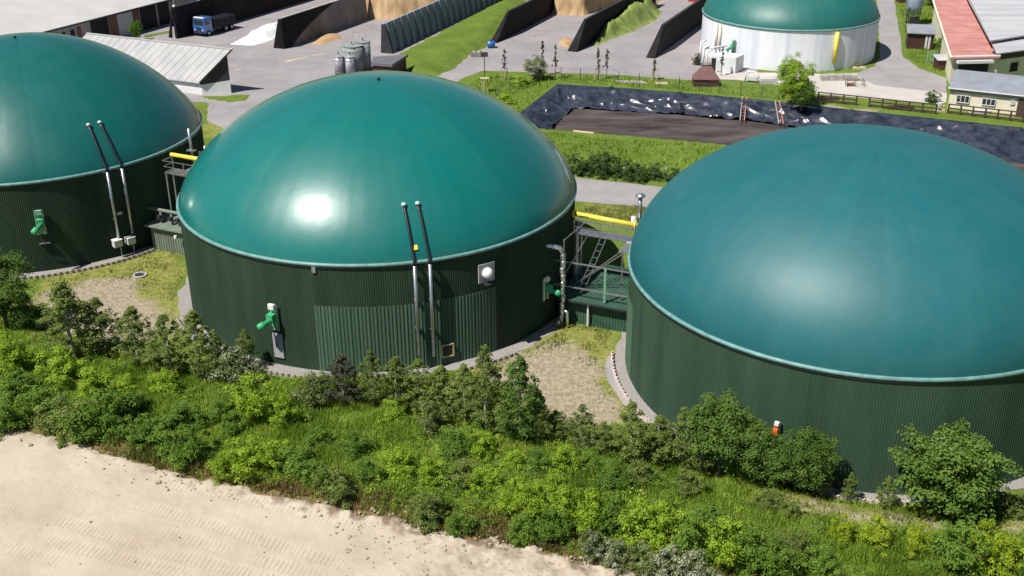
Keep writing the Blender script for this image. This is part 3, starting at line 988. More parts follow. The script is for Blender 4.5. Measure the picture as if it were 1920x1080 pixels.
pipe_run(2, (783, 384), (806, 490), (809, 668))
pipe_run(1, (166, 236), (200, 316), (219, 448), (220, 456))
pipe_run(1, (187, 231), (228, 312), (243, 440), (244, 451))

def agitator(k, px, py, s=1.0, body=m_motor, flip=1, label=None):
    P = on_wall(k, px, py, 0.12)
    n, tg, z = wall_frame(k, P)
    o = tanks[k]
    a = MB().box(P, n, tg, z, 0.10, 0.72 * s, 1.9 * s).build('agitator_mount', m_mount, o)
    if label: a['label'] = label
    for sgn in (-1, 1):
        MB().bar(P + tg * 0.30 * s * sgn + n * 0.10 - z * 0.95 * s, P + tg * 0.30 * s * sgn + n * 0.10 + z * 1.15 * s, 0.07).build('guide_rail', m_steel, a)
    MB().box(P + n * 0.32 + z * 0.15 * s, n, tg, z, 0.55 * s, 0.5 * s, 0.6 * s).build('gearbox', body, a)
    c = P + n * 0.55 * s + z * 0.0
    e = c + n * 0.55 * s - tg * 0.55 * flip * s - z * 0.35 * s
    MB().tube([c - (e - c) * 0.2, c.lerp(e, 0.5), c.lerp(e, 0.52), e, e + (e - c) * 0.12], [0.19 * s, 0.19 * s, 0.26 * s, 0.26 * s, 0.12 * s], 12).build('motor', body, a, True)
    MB().box(P + z * 0.95 * s + n * 0.18, n, tg, z, 0.25, 0.45 * s, 0.36 * s).build('winch_box', m_white if k in (2, 3) else m_mount, a)
    MB().tube([P + n * 0.3 - z * 0.5 * s, P + n * 0.42 - z * 0.95 * s + tg * 0.15, P + n * 0.25 - z * 1.5 * s + tg * 0.1, P + n * 0.1 - z * 2.3 * s], 0.035, 6).build('cable', m_hose, a)
    return a
agitator(2, 514, 596, 1.0, flip=1)
agitator(2, 1022, 542, 0.9, flip=-1)
agitator(1, 76, 418, 1.05, flip=1)
agitator(3, 1457, 806, 0.55, body=m_orange, flip=1, label='agitator mount with an orange and white motor')
# small base panel under the agitator of the middle tank
P = on_wall(2, 522, 648, 0.06); n_, tg, z = wall_frame(2, P)
MB().box(P, n_, tg, z, 0.08, 0.8, 1.9).build('access_panel', m_mount2, tanks[2])
# inspection window
P = on_wall(2, 912, 511, 0.10); n_, tg, z = wall_frame(2, P)
a = MB().box(P, n_, tg, z, 0.12, 1.3, 1.4).build('inspection_frame', m_mount2, tanks[2])
MB().tube([P + n_ * 0.05, P + n_ * 0.30 , P + n_ * 0.48, P + n_ * 0.55], [0.42, 0.40, 0.26, 0.08], 16).build('inspection_cover', m_white, a, True)
MB().box(P - z * 0.80 + n_ * 0.2, n_, tg, z, 0.5, 0.6, 0.10).build('step', m_darkmetal, a)
# hatch
P = on_wall(2, 839, 657, 0.08); n_, tg, z = wall_frame(2, P)
a = MB().box(P, n_, tg, z, 0.06, 0.75, 0.85).build('hatch_cover', m_darkmetal, tanks[2])
for dz_, dt, sy_, sz_ in ((0.46, 0, 0.95, 0.1), (-0.46, 0, 0.95, 0.1), (0, 0.44, 0.1, 0.82), (0, -0.44, 0.1, 0.82)):
    MB().box(P + z * dz_ + tg * dt + n_ * 0.03, n_, tg, z, 0.08, sy_, sz_).build('hatch_frame', m_palewood, a)
# yellow warning plate on the membrane
T = TANK[2]
P = on_dome(2, 777, 462, 0.05)
n_ = Vector((P.x - T['c'][0], P.y - T['c'][1], 0)).normalized(); tg = Vector((-n_.y, n_.x, 0))
zz = (Vector((0, 0, 1)) * 0.75 - n_ * 0.66).normalized(); nn = tg.cross(zz)
MB().box(P, tg, zz, nn, 0.42, 0.5, 0.03).build('warning_plate', m_yellow, tanks[2])
# small lug + light scar
P = on_wall(2, 588, 505, 0.05); n_, tg, z = wall_frame(2, P)
MB().box(P, n_, tg, z, 0.1, 0.28, 0.5).build('earthing_lug', m_steel, tanks[2])
P = on_wall(1, 224, 400, 0.05); n_, tg, z = wall_frame(1, P)
MB().box(P, n_, tg, z, 0.08, 0.45, 0.25).build('type_plate', m_grey_box, tanks[1])
for px in (60, 86):
    pass
P = on_wall(1, 84, 456, 0.12); n_, tg, z = wall_frame(1, P)
MB().box(P, n_, tg, z, 0.2, 0.85, 0.09).build('bracket', m_steel, tanks[1])
for k, px, py in ((2, 710, 150), (1, 28, 71)):
    P = on_dome(k, px, py, 0.02)
    MB().tube([P - Vector((0, 0, 0.1)), P + Vector((0, 0, 0.16))], 0.13, 8).build('valve', m_hose, tanks[k])

# gravel strips with planter-stone edging
def stone_mesh():
    mb = MB()
    n = 9
    lo, hi = [], []
    for r in (0.20, 0.13):
        for k in range(n):
            a = math.pi * (0.05 + 0.9 * k / (n - 1))
            lo.append((r * math.cos(a) * (1 if r > .15 else 1), -r * math.sin(a), 0))
    ring = [lo[k] for k in range(n)] + [lo[2 * n - 1 - k] for k in range(n)]
    mb.hexa([(p[0], p[1], -0.05) for p in reversed(ring)], [(p[0], p[1], 0.24) for p in reversed(ring)])
    return mb
def gravel_ring(k, width, arcs, m_st, r_off):
    T = TANK[k]
    mb = MB()
    n = 160
    R = T['R']
    vs = []
    for i in range(n):
        a = 2 * math.pi * i / n
        q = 0.12 * math.sin(a * 37) + 0.1 * math.sin(a * 23 + 1)
        vs += [(T['c'][0] + (R - 0.1) * math.cos(a), T['c'][1] + (R - 0.1) * math.sin(a), 0.035), (T['c'][0] + (R + width + q) * math.cos(a), T['c'][1] + (R + width + q) * math.sin(a), 0.03)]
    mb.add(vs, [(2 * i, 2 * i + 1, 2 * ((i + 1) % n) + 1, 2 * ((i + 1) % n)) for i in range(n)])
    g = struct(mb.build('gravel_strip', m_gravel))
    sm = stone_mesh().mesh('edging_stone'); sm.materials.append(m_st)
    fl = MB().abox(-0.13, 0.13, -0.13, 0.02, 0, 0.15).mesh('soil_fill'); fl.materials.append(m_soilfill)
    for (pa, pb) in arcs:
        qa, qb = G(*pa), G(*pb)
        a0 = math.atan2(qa.y - T['c'][1], qa.x - T['c'][0]); a1 = math.atan2(qb.y - T['c'][1], qb.x - T['c'][0])
        if abs(a1 - a0) > math.pi: a1 += 2 * math.pi if a1 < a0 else -2 * math.pi
        cnt = int(abs(a1 - a0) * (R + r_off) / 0.46)
        for i in range(cnt):
            a = a0 + (a1 - a0) * (i + 0.5) / cnt
            s = bpy.data.objects.new('edging_stone', sm)
            C.objects.link(s); s.parent = g
            s.location = (T['c'][0] + (R + r_off) * math.cos(a), T['c'][1] + (R + r_off) * math.sin(a), 0.03 + random.uniform(-.02, .02))
            s.rotation_euler = (0, 0, a + math.pi / 2 + random.uniform(-.08, .08))
            s.scale = (1.12, 1.12, 1)
            q = bpy.data.objects.new('soil_fill', fl)
            C.objects.link(q); q.parent = s
    return g
gravel_ring(1, 1.0, [((20, 520), (290, 470))], m_stone, 1.15)
gravel_ring(2, 1.1, [((340, 600), (600, 700)), ((868, 686), (960, 658))], m_stone, 1.25)
gravel_ring(3, 0.75, [((1150, 664), (1262, 812)), ((1560, 925), (1700, 940))], m_stone_red, 0.85)
mb = MB(); p = G(262, 517)
mb.lathe([(0.62, 0), (0.62, 0.12), (0.40, 0.12), (0.40, 0.06)], (p.x, p.y, 0), 20, cap=False)
mh = mb.top('manhole', m_concrete, 'round concrete manhole in the dry grass between left and middle tank', 'manhole')
MB().lathe([(0.39, 0), (0.39, 0.04)], (0, 0, 0.05), 16).build('cover', m_darkmetal, mh, local=True)

# ------------------------------------------------------------------ pump houses and service platforms in the gaps
class Frame:
    def __init__(s, ka, kb):
        a, b = Vector(TANK[ka]['c']), Vector(TANK[kb]['c'])
        s.d = (b - a).normalized(); s.p = Vector((-s.d.y, s.d.x))
        L = (b - a).length
        s.m = a + s.d * (TANK[ka]['R'] + (L - TANK[ka]['R'] - TANK[kb]['R']) / 2)
        s.X, s.Y, s.Zv = Vector((s.d.x, s.d.y, 0)), Vector((s.p.x, s.p.y, 0)), Vector((0, 0, 1))
    def __call__(s, a, b, z):
        q = s.m + s.d * a + s.p * b
        return Vector((q.x, q.y, z))
def flatcorr(mb, A, B, up_, n, depth, nrm):
    """corrugated sheet from A to B (direction of the waves) extruded along up_"""
    A, B, up_, nrm = Vector(A), Vector(B), Vector(up_), Vector(nrm)
    pts = []
    for i in range(n):
        for f_, h_ in ((0, 0), (.38, 0), (.5, 1), (.88, 1)):
            pts.append(A.lerp(B, (i + f_) / n) + nrm * depth * h_)
    pts.append(B)
    k = len(pts)
    mb.add(pts + [p + up_ for p in pts], [(i, i + 1, k + i + 1, k + i) for i in range(k - 1)])

f23 = Frame(2, 3)
ph = thing('pump_house', 'low green corrugated pump house wedged between middle and right tank', 'pump house', f23(0, 0, 0))
mb = MB(); flatcorr(mb, f23(-2.6, -1.15, 0), f23(3.0, -1.15, 0), (0, 0, 2.0), 24, 0.04, -f23.Y); mb.build('front_wall', m_pump, ph)
mb = MB(); mb.hexa([f23(-2.9, -1.0, 0), f23(3.0, -1.0, 0), f23(3.0, 4.8, 0), f23(-2.9, 4.8, 0)], [f23(-2.9, -1.0, 2.05), f23(3.0, -1.0, 2.05), f23(3.0, 4.8, 2.3), f23(-2.9, 4.8, 2.3)]); mb.build('body', m_clad, ph)
mb = MB(); flatcorr(mb, f23(-2.8, -1.7, 2.10), f23(3.1, -1.7, 2.10), f23(0, 5.0, 2.42) - f23(0, -1.7, 2.10), 26, 0.05, (0, 0, 1)); mb.build('roof', m_pump, ph)
mb = MB(); mb.hexa([f23(-2.8, -1.72, 1.98), f23(3.1, -1.72, 1.98), f23(3.1, -1.62, 1.98), f23(-2.8, -1.62, 1.98)], [f23(-2.8, -1.72, 2.09), f23(3.1, -1.72, 2.09), f23(3.1, -1.62, 2.09), f23(-2.8, -1.62, 2.09)]); mb.build('eave_trim', m_darkmetal, ph)
MB().bar(f23(-0.3, -1.45, 0), f23(-0.3, -1.45, 1.95), 0.13).build('post', m_white, ph)

sp = thing('service_platform', 'galvanised service platform with railings above the right pump house', 'platform', f23(0, 1, 2.2))
def rail(o, a, b, h=1.05, m=m_steel, posts=3, mid=True):
    a, b = Vector(a), Vector(b)
    MB().bar(a + Vector((0, 0, h)), b + Vector((0, 0, h)), 0.06).build('handrail', m, o)
    if mid: MB().bar(a + Vector((0, 0, h * .5)), b + Vector((0, 0, h * .5)), 0.045).build('knee_rail', m, o)
    for i in range(posts):
        q = a.lerp(b, i / (posts - 1))
        MB().bar(q, q + Vector((0, 0, h)), 0.055).build('rail_post', m, o)
def deck(o, f, a0, a1, b0, b1, z, name='deck', m=m_steel):
    mb = MB()
    mb.hexa([f(a0, b0, z - .1), f(a1, b0, z - .1), f(a1, b1, z - .1), f(a0, b1, z - .1)], [f(a0, b0, z), f(a1, b0, z), f(a1, b1, z), f(a0, b1, z)])
    return mb.build(name, m, o)
deck(sp, f23, -2.6, 3.0, 1.4, 2.4, 6.3)
deck(sp, f23, 1.6, 3.2, -0.4, 1.4, 6.2, 'landing')
rail(sp, f23(-2.6, 1.4, 6.3), f23(1.6, 1.4, 6.3))
rail(sp, f23(-2.6, 2.4, 6.3), f23(3.0, 2.4, 6.3))
for a, b in ((-2.3, 1.5), (1.9, -0.3), (-2.3, 2.3), (2.4, 2.3)):
    MB().bar(f23(a, b, 2.2), f23(a, b, 6.25), 0.11).build('column', m_steel, sp)
MB().bar(f23(0.9, -1.2, 2.2), f23(0.9, -1.2, 5.0), 0.16).build('column', m_mount, sp)
for z in (3.0, 5.0):
    MB().bar(f23(-3.4, -1.2, z), f23(3.0, -1.2, z), 0.10).build('cross_beam', m_steel, sp)
MB().bar(f23(-3.2, -1.0, 2.3), f23(-1.5, 1.3, 6.2), 0.07).build('brace', m_steel, sp)
MB().bar(f23(-2.2, 0.2, 2.4), f23(1.8, 0.2, 6.1), 0.07).build('brace', m_steel, sp)
MB().bar(f23(-2.0, 0.8, 2.4), f23(1.9, 0.8, 5.8), 0.07).build('brace', m_steel, sp)
for b in (-1.2, 1.5):
    MB().bar(f23(-2.4, b, 2.2), f23(-2.4, b, 6.8), 0.09).build('column', m_steel, sp)
MB().bar(f23(-2.4, -1.2, 6.7), f23(-1.7, 1.5, 7.3), 0.06).build('brace', m_steel, sp)
# ladder
for s_ in (0, 0.45):
    MB().bar(f23(-1.6 + s_, 0.0, 2.3), f23(-0.4 + s_, 1.3, 6.3), 0.06).build('ladder_stile', m_steel, sp)
for i in range(9):
    q = i / 8
    MB().bar(f23(-1.6, 0, 2.3).lerp(f23(-0.4, 1.3, 6.3), q), f23(-1.15, 0, 2.3).lerp(f23(0.05, 1.3, 6.3), q), 0.04).build('ladder_rung', m_steel, sp)

gp = MB().tube([f23(-3.4, 2.7, 7.35), f23(2.3, 2.2, 7.35)], 0.19, 14).top('gas_pipe', m_yellow, 'straight yellow gas pipe spanning between middle and right tank', 'pipe', smooth=True)
for q in (0.05, 0.95):
    a = f23(-3.4, 2.7, 7.35).lerp(f23(2.3, 2.2, 7.35), q); dd_ = (f23(2.3, 2.2, 7.35) - f23(-3.4, 2.7, 7.35)).normalized()
    MB().tube([a, a + dd_ * 0.08], 0.34, 14).build('flange', m_yellow, gp)
ip = thing('insulated_pipe', 'bent silver insulated pipe rising beside the right pump house', 'pipe', f23(-2.0, -1.9, 0))
pth = [f23(-4.6, -2.6, 6.6), f23(-3.0, -2.2, 6.55), f23(-2.4, -2.05, 6.4), f23(-2.15, -2.0, 6.0)]
MB().tube(pth, 0.19, 12).build('elbow', m_alu, ip, True)
zq = 6.0
for i in range(9):
    z1 = zq - 0.56
    j = 0.04 * math.sin(i * 2.3)
    MB().tube([f23(-2.15 + j, -2.0, zq), f23(-2.15 + j, -2.0, zq - 0.04), f23(-2.15 + j, -2.0, z1 + .04), f23(-2.15 + j, -2.0, z1)], [0.16, 0.20, 0.20, 0.16], 12).build('jacket_section', m_alu, ip, True)
    zq = z1
MB().tube([f23(-2.15, -2.0, zq), f23(-2.3, -2.1, 0.5), f23(-2.5, -2.2, 0.0)], [0.2, 0.24, 0.26], 12).build('foot', m_alu, ip, True)
MB().tube([f23(-2.1, -2.0, 1.4), f23(-1.7, -2.1, 1.3), f23(-1.65, -2.2, 0.2)], 0.12, 10).build('branch', m_alu, ip, True)
MB().tube([f23(-2.4, -2.4, 1.0), f23(-2.2, -2.5, 0.9), f23(-1.9, -2.5, 0.1)], 0.07, 8).build('drain_hose', m_hose, ip, True)
vs_ = thing('vent_stack', 'grey vent stack with small cap behind the right tank rim', 'vent', f23(2.0, 3.2, 5.5))
MB().tube([f23(2.0, 3.2, 5.5), f23(2.0, 3.2, 7.2)], 0.30, 12).build('base_pipe', m_steel, vs_, True)
MB().tube([f23(2.0, 3.2, 7.2), f23(2.0, 3.2, 9.3)], 0.16, 12).build('stack', m_steel, vs_, True)
MB().tube([f23(2.0, 3.2, 9.3), f23(2.0, 3.2, 9.42), f23(2.0, 3.2, 9.55)], [0.36, 0.36, 0.1], 12).build('cap', m_steel, vs_, True)
MB().tube([f23(1.6, 3.0, 6.6), f23(1.6, 3.0, 7.7)], 0.20, 10).build('valve_body', m_grey_box, vs_, True)

f12 = Frame(1, 2)
ph = thing('pump_house', 'small grey-green pump house wedged between left and middle tank', 'pump house', f12(0, 0, 0))
mb = MB(); flatcorr(mb, f12(-3.1, -3.0, 0), f12(3.0, -3.0, 0), (0, 0, 2.15), 22, 0.05, -f12.Y)
m_phw = pm('grey_green_sheet', (0.16, 0.20, 0.155), 0.6, 0, 0.15, 1.0, stretch=(1, 1, .15)); mb.build('front_wall', m_phw, ph)
mb = MB(); mb.hexa([f12(-3.1, -2.9, 0), f12(3.0, -2.9, 0), f12(3.0, 3, 0), f12(-3.1, 3, 0)], [f12(-3.1, -2.9, 2.2), f12(3.0, -2.9, 2.2), f12(3.0, 3, 2.3), f12(-3.1, 3, 2.3)]); mb.build('body', m_phw, ph)
mb = MB(); mb.slab([f12(-3.4, -3.4, 2.36), f12(3.2, -3.4, 2.36), f12(3.2, 3.2, 2.46), f12(-3.4, 3.2, 2.46)], 0.12); mb.build('roof', m_phw, ph)
pr = thing('roof_pipework', 'grey valves and pipes standing on the left pump house roof', 'pipework', f12(0, -2, 2.4))
MB().tube([f12(-4.0, -2.2, 3.5), f12(1.5, -2.2, 3.5)], 0.16, 10).build('header_pipe', m_phw, pr, True)
for a in (-2.4, -1.2, -0.4, 0.6):
    MB().tube([f12(a, -2.2, 2.4), f12(a, -2.2, 3.5)], 0.12, 8).build('stub_pipe', m_phw, pr, True)
    MB().box(f12(a, -2.45, 2.95), f12.X, f12.Y, f12.Zv, 0.35, 0.3, 0.3).build('valve', m_darkmetal, pr)
lamp = MB(); p = f12(0.2, -3.55, 1.9); lamp.box(p, f12.X, f12.Y, f12.Zv, 0.22, 0.2, 0.25); lamp.build('wall_lamp', m_white, ph)
sp = thing('service_platform', 'steel service platform with railing between left and middle tank', 'platform', f12(0, -1, 0))
deck(sp, f12, -1.9, 3.0, -1.6, -0.4, 6.9)
deck(sp, f12, -0.4, 3.0, -0.4, 1.4, 7.0, 'landing')
rail(sp, f12(-1.9, -1.6, 6.9), f12(1.5, -1.6, 6.9), posts=4)
rail(sp, f12(-1.9, -1.6, 6.9), f12(-1.9, -0.4, 6.9), posts=2)
rail(sp, f12(-0.4, 1.4, 7.0), f12(3.0, 1.4, 7.0), posts=4)
for a, b in ((-1.8, -1.5), (-1.2, -1.3), (0.8, -1.5), (2.4, -1.3)):
    MB().bar(f12(a, b, 0), f12(a, b, 6.9), 0.10).build('column', m_steel, sp)
gp = thing('gas_pipe', 'yellow gas pipe with a downward leg between left and middle tank', 'pipe', f12(0, 0, 6))
MB().tube([f12(-2.9, 0.6, 7.7), f12(2.6, 0.6, 7.7)], 0.19, 12).build('run', m_yellow, gp, True)
MB().tube([f12(0.2, 0.4, 7.7), f12(0.2, 0.35, 5.4)], 0.17, 12).build('leg', m_yellow, gp, True)
MB().tube([f12(0.7, 0.6, 7.7), f12(1.0, 0.6, 7.7)], 0.36, 12).build('flange', m_yellow, gp, True)
vs_ = thing('vent_mast', 'tall thin grey vent mast rising at the left tank rim', 'mast', f12(-1.6, 1.6, 6.5))
MB().tube([f12(-1.6, 1.8, 6.8), f12(-1.6, 1.8, 9.9)], 0.12, 10).build('pole', m_steel, vs_, True)
MB().box(f12(-1.6, 1.8, 7.9), f12.X, f12.Y, f12.Zv, 0.8, 0.5, 0.12).build('bracket', m_steel, vs_)
MB().tube([f12(-0.1, 1.9, 6.9), f12(-0.1, 1.9, 8.5)], 0.11, 8).build('stub', m_steel, vs_, True)
# ------------------------------------------------------------------ silage yard
def mound(poly, h, edge, name, m, seed=0, step=0.5, rough=0.25, steep=1.0, z0=0.0):
    P = np.array(poly)
    xs = np.arange(P[:, 0].min() - step, P[:, 0].max() + 2 * step, step)
    ys = np.arange(P[:, 1].min() - step, P[:, 1].max() + 2 * step, step)
    x, y, F = grid_mesh(xs, ys)
    d = sdf(poly, x, y) + 0.5 * edge * (fbm(x / 2, y / 2, seed, 3) - 0.5)
    z = h * np.clip(sstep(0, edge, d), 0, 1) ** steep * (1 + rough * 2 * (fbm(x / 2.5, y / 2.5, seed + 5, 4) - 0.5))
    z = np.where(d > 0, z, -0.1) + z0
    k = (d > -step)[F].any(1)
    used = np.unique(F[k]); mp_ = np.full(len(x), -1); mp_[used] = np.arange(len(used))
    c = np.array([x[used].mean(), y[used].mean(), 0])
    me = np_mesh(name, np.stack([x, y, z], 1)[used] - c, mp_[F[k]], True)
    o = link_mesh(name, me, m); o.location = c
    return o

def bunker_wall(p0, p1, h, label, wb=1.3, wt=0.35, wedge=0.0, m=m_tar, hend=None, group='silage bunker walls', parts=True):
    p0, p1 = Vector(p0[:2]), Vector(p1[:2])
    d = (p1 - p0); L = d.length; d.normalize()
    nl = Vector((-d.y, d.x))
    o = thing('bunker_wall', label, 'wall', (p0.x, p0.y, 0), group)
    def sec(s, hh):
        q = p0 + d * s
        rt_ = 0.25 if hh > 0.5 else 0
        return [(q.x, q.y, 0), (q.x + nl.x * wb, q.y + nl.y * wb, 0), (q.x + nl.x * (rt_ + wt), q.y + nl.y * (rt_ + wt), hh), (q.x + nl.x * rt_, q.y + nl.y * rt_, hh)]
    secs = [sec(0, 0.25 if wedge else h)]
    if wedge: secs.append(sec(wedge, h))
    k = 10
    s0 = wedge
    for i in range(1, k + 1):
        secs.append(sec(s0 + (L - s0) * i / k, h))
    mb = MB()
    for i in range(len(secs) - 1):
        a, b = secs[i], secs[i + 1]
        base = len(mb.v)
        mb.v += a + b
        mb.f += [(base + q, base + 4 + q, base + 4 + (q + 1) % 4, base + (q + 1) % 4) for q in range(4)]
    mb.f.append((0, 1, 2, 3)); nb_ = len(mb.v) - 4
    mb.f.append((nb_ + 3, nb_ + 2, nb_ + 1, nb_))
    mb.build('wall_body', m, o)
    mb = MB()
    a, b = p0 + d * (wedge + 0.05), p1
    mb.bar((a.x + nl.x * (0.25 + wt / 2), a.y + nl.y * (0.25 + wt / 2), h + 0.05), (b.x + nl.x * (0.25 + wt / 2), b.y + nl.y * (0.25 + wt / 2), h + 0.05), wt + 0.06, 0.10)
    mb.build('coping', m_concrete if m is not m_tar else m_darkmetal, o)
    return o, p0, d, nl, L

wA, p0, d, nl, L = bunker_wall(G(337, 72), G(640, -18), 4.8, 'long black bunker wall behind the blue truck', wb=2.0, wt=0.5)
for i, s in enumerate((0.2, 6.0, 12.0, 18.0)):
    q = p0 + d * s + nl * 0.5
    MB().tube([(q.x, q.y, 4.8), (q.x, q.y, 6.2)], 0.06, 6).build('post', m_steel, wA)
    MB().lathe([(0.05, 0), (0.22, .12), (0.22, .3), (0.05, .42)], (q.x, q.y, 4.75), 8).build('post_foot', m_white, wA)
for a in (0.0, 1.45):
    q = p0 + nl * a - d * 0.12
    MB().hexa([(q.x, q.y, 0), (q.x + nl.x * .5, q.y + nl.y * .5, 0), (q.x + nl.x * .5 - d.x * .25, q.y + nl.y * .5 - d.y * .25, 0), (q.x - d.x * .25, q.y - d.y * .25, 0)],
              [((p0 + nl * .5).x, (p0 + nl * .5).y, 4.6), ((p0 + nl * .8).x, (p0 + nl * .8).y, 4.6), ((p0 + nl * .8 - d * .2).x, (p0 + nl * .8 - d * .2).y, 4.6), ((p0 + nl * .5 - d * .2).x, (p0 + nl * .5 - d * .2).y, 4.6)]).build('end_frame', m_tar, wA)
q = p0 + nl * 0.95 - d * 0.1
MB().box((q.x, q.y, 0.9), (nl.x, nl.y, 0), (d.x, d.y, 0), (0, 0, 1), 0.5, 0.2, 1.8).build('end_panel', m_concrete, wA)

wB, p0, d, nl, L = bunker_wall(G(534, 92), G(690, 36), 4.5, 'bunker wall half draped in black film beside the white tarp', wb=2.0, wt=0.4, m=m_bunk)
e3 = lambda s, hh, off=0.06: (p0.x + d.x * s + nl.x * (0.25 * hh / 4.5) - nl.x * -off * -1, p0.y + d.y * s + nl.y * (0.25 * hh / 4.5) - nl.y * -off * -1, hh)
pts = [e3(0, 0), e3(1.5, 0), e3(4.0, 1.2), e3(7.0, 2.4), e3(10.5, 3.5), e3(14.5, 4.5), e3(0, 4.5)]
MB().hexa(pts, [(p[0] - nl.x * -0.03 * -1, p[1] - nl.y * -0.03 * -1, p[2]) for p in pts]).build('black_film', m_tar, wB)
q0 = p0 - d * 0.05
MB().hexa([(q0.x, q0.y, 0), (q0.x + nl.x * 2, q0.y + nl.y * 2, 0), (q0.x + nl.x * 2 - d.x * .1, q0.y + nl.y * 2 - d.y * .1, 0), (q0.x - d.x * .1, q0.y - d.y * .1, 0)],
          [(q0.x + nl.x * .25, q0.y + nl.y * .25, 4.5), (q0.x + nl.x * .65, q0.y + nl.y * .65, 4.5), (q0.x + nl.x * .65 - d.x * .1, q0.y + nl.y * .65 - d.y * .1, 4.5), (q0.x + nl.x * .25 - d.x * .1, q0.y + nl.y * .25 - d.y * .1, 4.5)]).build('end_face', m_tar, wB)
# ribbed retaining wall
r0, r1 = G(737, 101), G(952, -4)
r0, r1 = Vector(r0[:2]), Vector(r1[:2])
rw = thing('ribbed_wall', 'blue-grey retaining wall with a row of sloping ribs above the grass bank', 'wall', (r0.x, r0.y, 0), 'silage bunker walls')
d = (r1 - r0); L = d.length; d.normalize(); nl = Vector((-d.y, d.x))
def rp(s, a, z): q = r0 + d * s + nl * a; return (q.x, q.y, z)
RH = 4.3
MB().hexa([rp(0, 0.75, 0), rp(L, 0.75, 0), rp(L, 1.9, 0), rp(0, 1.9, 0)], [rp(0, 1.25, RH), rp(L, 1.25, RH), rp(L, 1.6, RH), rp(0, 1.6, RH)]).build('wall_body', m_ribwall, rw)
NRIB = 20
for i in range(NRIB):
    s = (i + 0.5) * L / NRIB - 0.6
    MB().hexa([rp(s, -0.05, 0), rp(s + .28, -0.05, 0), rp(s + .28, 0.85, 0), rp(s, 0.85, 0)], [rp(s, 1.10, RH - .05), rp(s + .28, 1.10, RH - .05), rp(s + .28, 1.30, RH - .05), rp(s, 1.30, RH - .05)]).build('rib', m_ribwall, rw)
    if i < NRIB - 1:
        s2 = s + L / NRIB / 2 + .14
        MB().hexa([rp(s + .34, 0.55, 0), rp(s + L / NRIB - .06, 0.55, 0), rp(s + L / NRIB - .06, 0.73, 0), rp(s + .34, 0.73, 0)], [rp(s + .34, 1.12, RH - .3), rp(s + L / NRIB - .06, 1.12, RH - .3), rp(s + L / NRIB - .06, 1.23, RH - .3), rp(s + .34, 1.23, RH - .3)]).build('panel', m_ribwall, rw)
MB().hexa([rp(-0.1, 0.0, 0), rp(0, 0.0, 0), rp(0, 2.0, 0), rp(-0.1, 2.0, 0)], [rp(-0.1, 1.1, RH), rp(0, 1.1, RH), rp(0, 1.65, RH), rp(-0.1, 1.65, RH)]).build('end_face', m_darkmetal, rw)
bunker_wall(G(932, 81), G(1040, 24), 3.8, 'leftmost wedge-ended black bunker wall right of the grass bank', wb=1.2, wedge=5.5)
bunker_wall(G(1082, 98), G(1230, 12), 4.0, 'black wedge-ended bunker wall behind the green heap', wb=1.6, wedge=4.0)
bunker_wall(G(1228, 110), G(1345, 22), 3.9, 'black wedge-ended bunker wall beside the white tank', wb=1.4, wedge=4.5)
# heaps
tag(mound(pxpoly([(688, 36), (748, 37), (830, 34), (890, -20), (760, -60), (640, -25)]), 3.9, 0.7, 'silage_clamp', m_silage, 3, 0.45, 0.05), 'tan silage clamp with steep cut face behind the ribbed wall', 'silage')
tag(mound(pxpoly([(1036, 27), (1096, 30), (1200, -10), (1150, -55), (1010, -30)]), 3.9, 0.7, 'silage_clamp', m_silage, 9, 0.45, 0.05), 'tan silage clamp with streaked cut face between two black walls', 'silage')
tag(mound(pxpoly([(1103, 84), (1120, 88), (1160, 70), (1230, 40), (1240, 22), (1190, 10), (1150, 35)]), 2.6, 3.0, 'grass_heap', m_greenheap, 21, 0.45, 0.35), 'heap of fresh green silage leaning on a black bunker wall', 'heap')
tag(mound(pxpoly([(1192, 14), (1232, 24), (1245, -5), (1200, -25)]), 2.4, 2.2, 'sand_heap', m_sandheap, 22, 0.45, 0.2), 'pale sand heap behind the green silage heap', 'heap')
tag(mound(pxpoly([(580, 84), (610, 84), (642, 72), (640, 64), (605, 66)]), 0.45, 1.2, 'spilled_silage', m_silage_y, 23, 0.35, 0.4), 'orange-brown spilled silage on the yard beside the concrete wall', 'heap')
tag(mound(pxpoly([(1042, 82), (1066, 92), (1080, 80), (1060, 66)]), 0.35, 0.9, 'spilled_silage', m_silage_y, 24, 0.35, 0.4), 'thin straw-coloured spill at the tip of a black bunker wall', 'heap')
tag(mound(pxpoly([(425, 84), (440, 79), (468, 64), (505, 50), (530, 40), (540, 50), (528, 66), (500, 78), (478, 86)]), 1.15, 2.2, 'silage_tarp', m_foil, 31, 0.4, 0.25, steep=0.8), 'bright white film sheet covering a low heap by the bunker wall', 'tarp')
for i, (a, b, wd) in enumerate((((535, 116), (575, 107), 0.9), ((585, 104), (610, 101), 0.7), ((440, 131), (452, 130), 0.5))):
    A, B = G(*a), G(*b); dd_ = (B - A).normalized(); nn = Vector((-dd_.y, dd_.x, 0))
    o = MB().add([A + nn * wd * .5 + Vector((0, 0, .026)), A - nn * wd * .5 + Vector((0, 0, .026)), B - nn * wd * .35 + Vector((0, 0, .026)), B + nn * wd * .35 + Vector((0, 0, .026))], [(0, 1, 2, 3)]).build('lime_smear', m_sand)
    o['kind'] = 'structure'

# grass bank between bunkers
def bank(px, h, name, seed):
    o = mound(pxpoly(px), h, 2.5, name, m_ground, seed, 0.7, 0.2, z0=0.03)
    return struct(o)
bank([(748, 100), (952, -6), (1010, -20), (955, 40), (927, 78), (905, 92), (880, 104), (850, 128), (828, 142), (770, 148), (735, 120)], 0.7, 'grass_bank', 41)
bank([(268, 74), (322, 62), (322, 56), (268, 66)], 0.15, 'grass_verge', 42)
bank([(366, 180), (468, 178), (466, 190), (400, 192)], 0.12, 'grass_verge', 43)

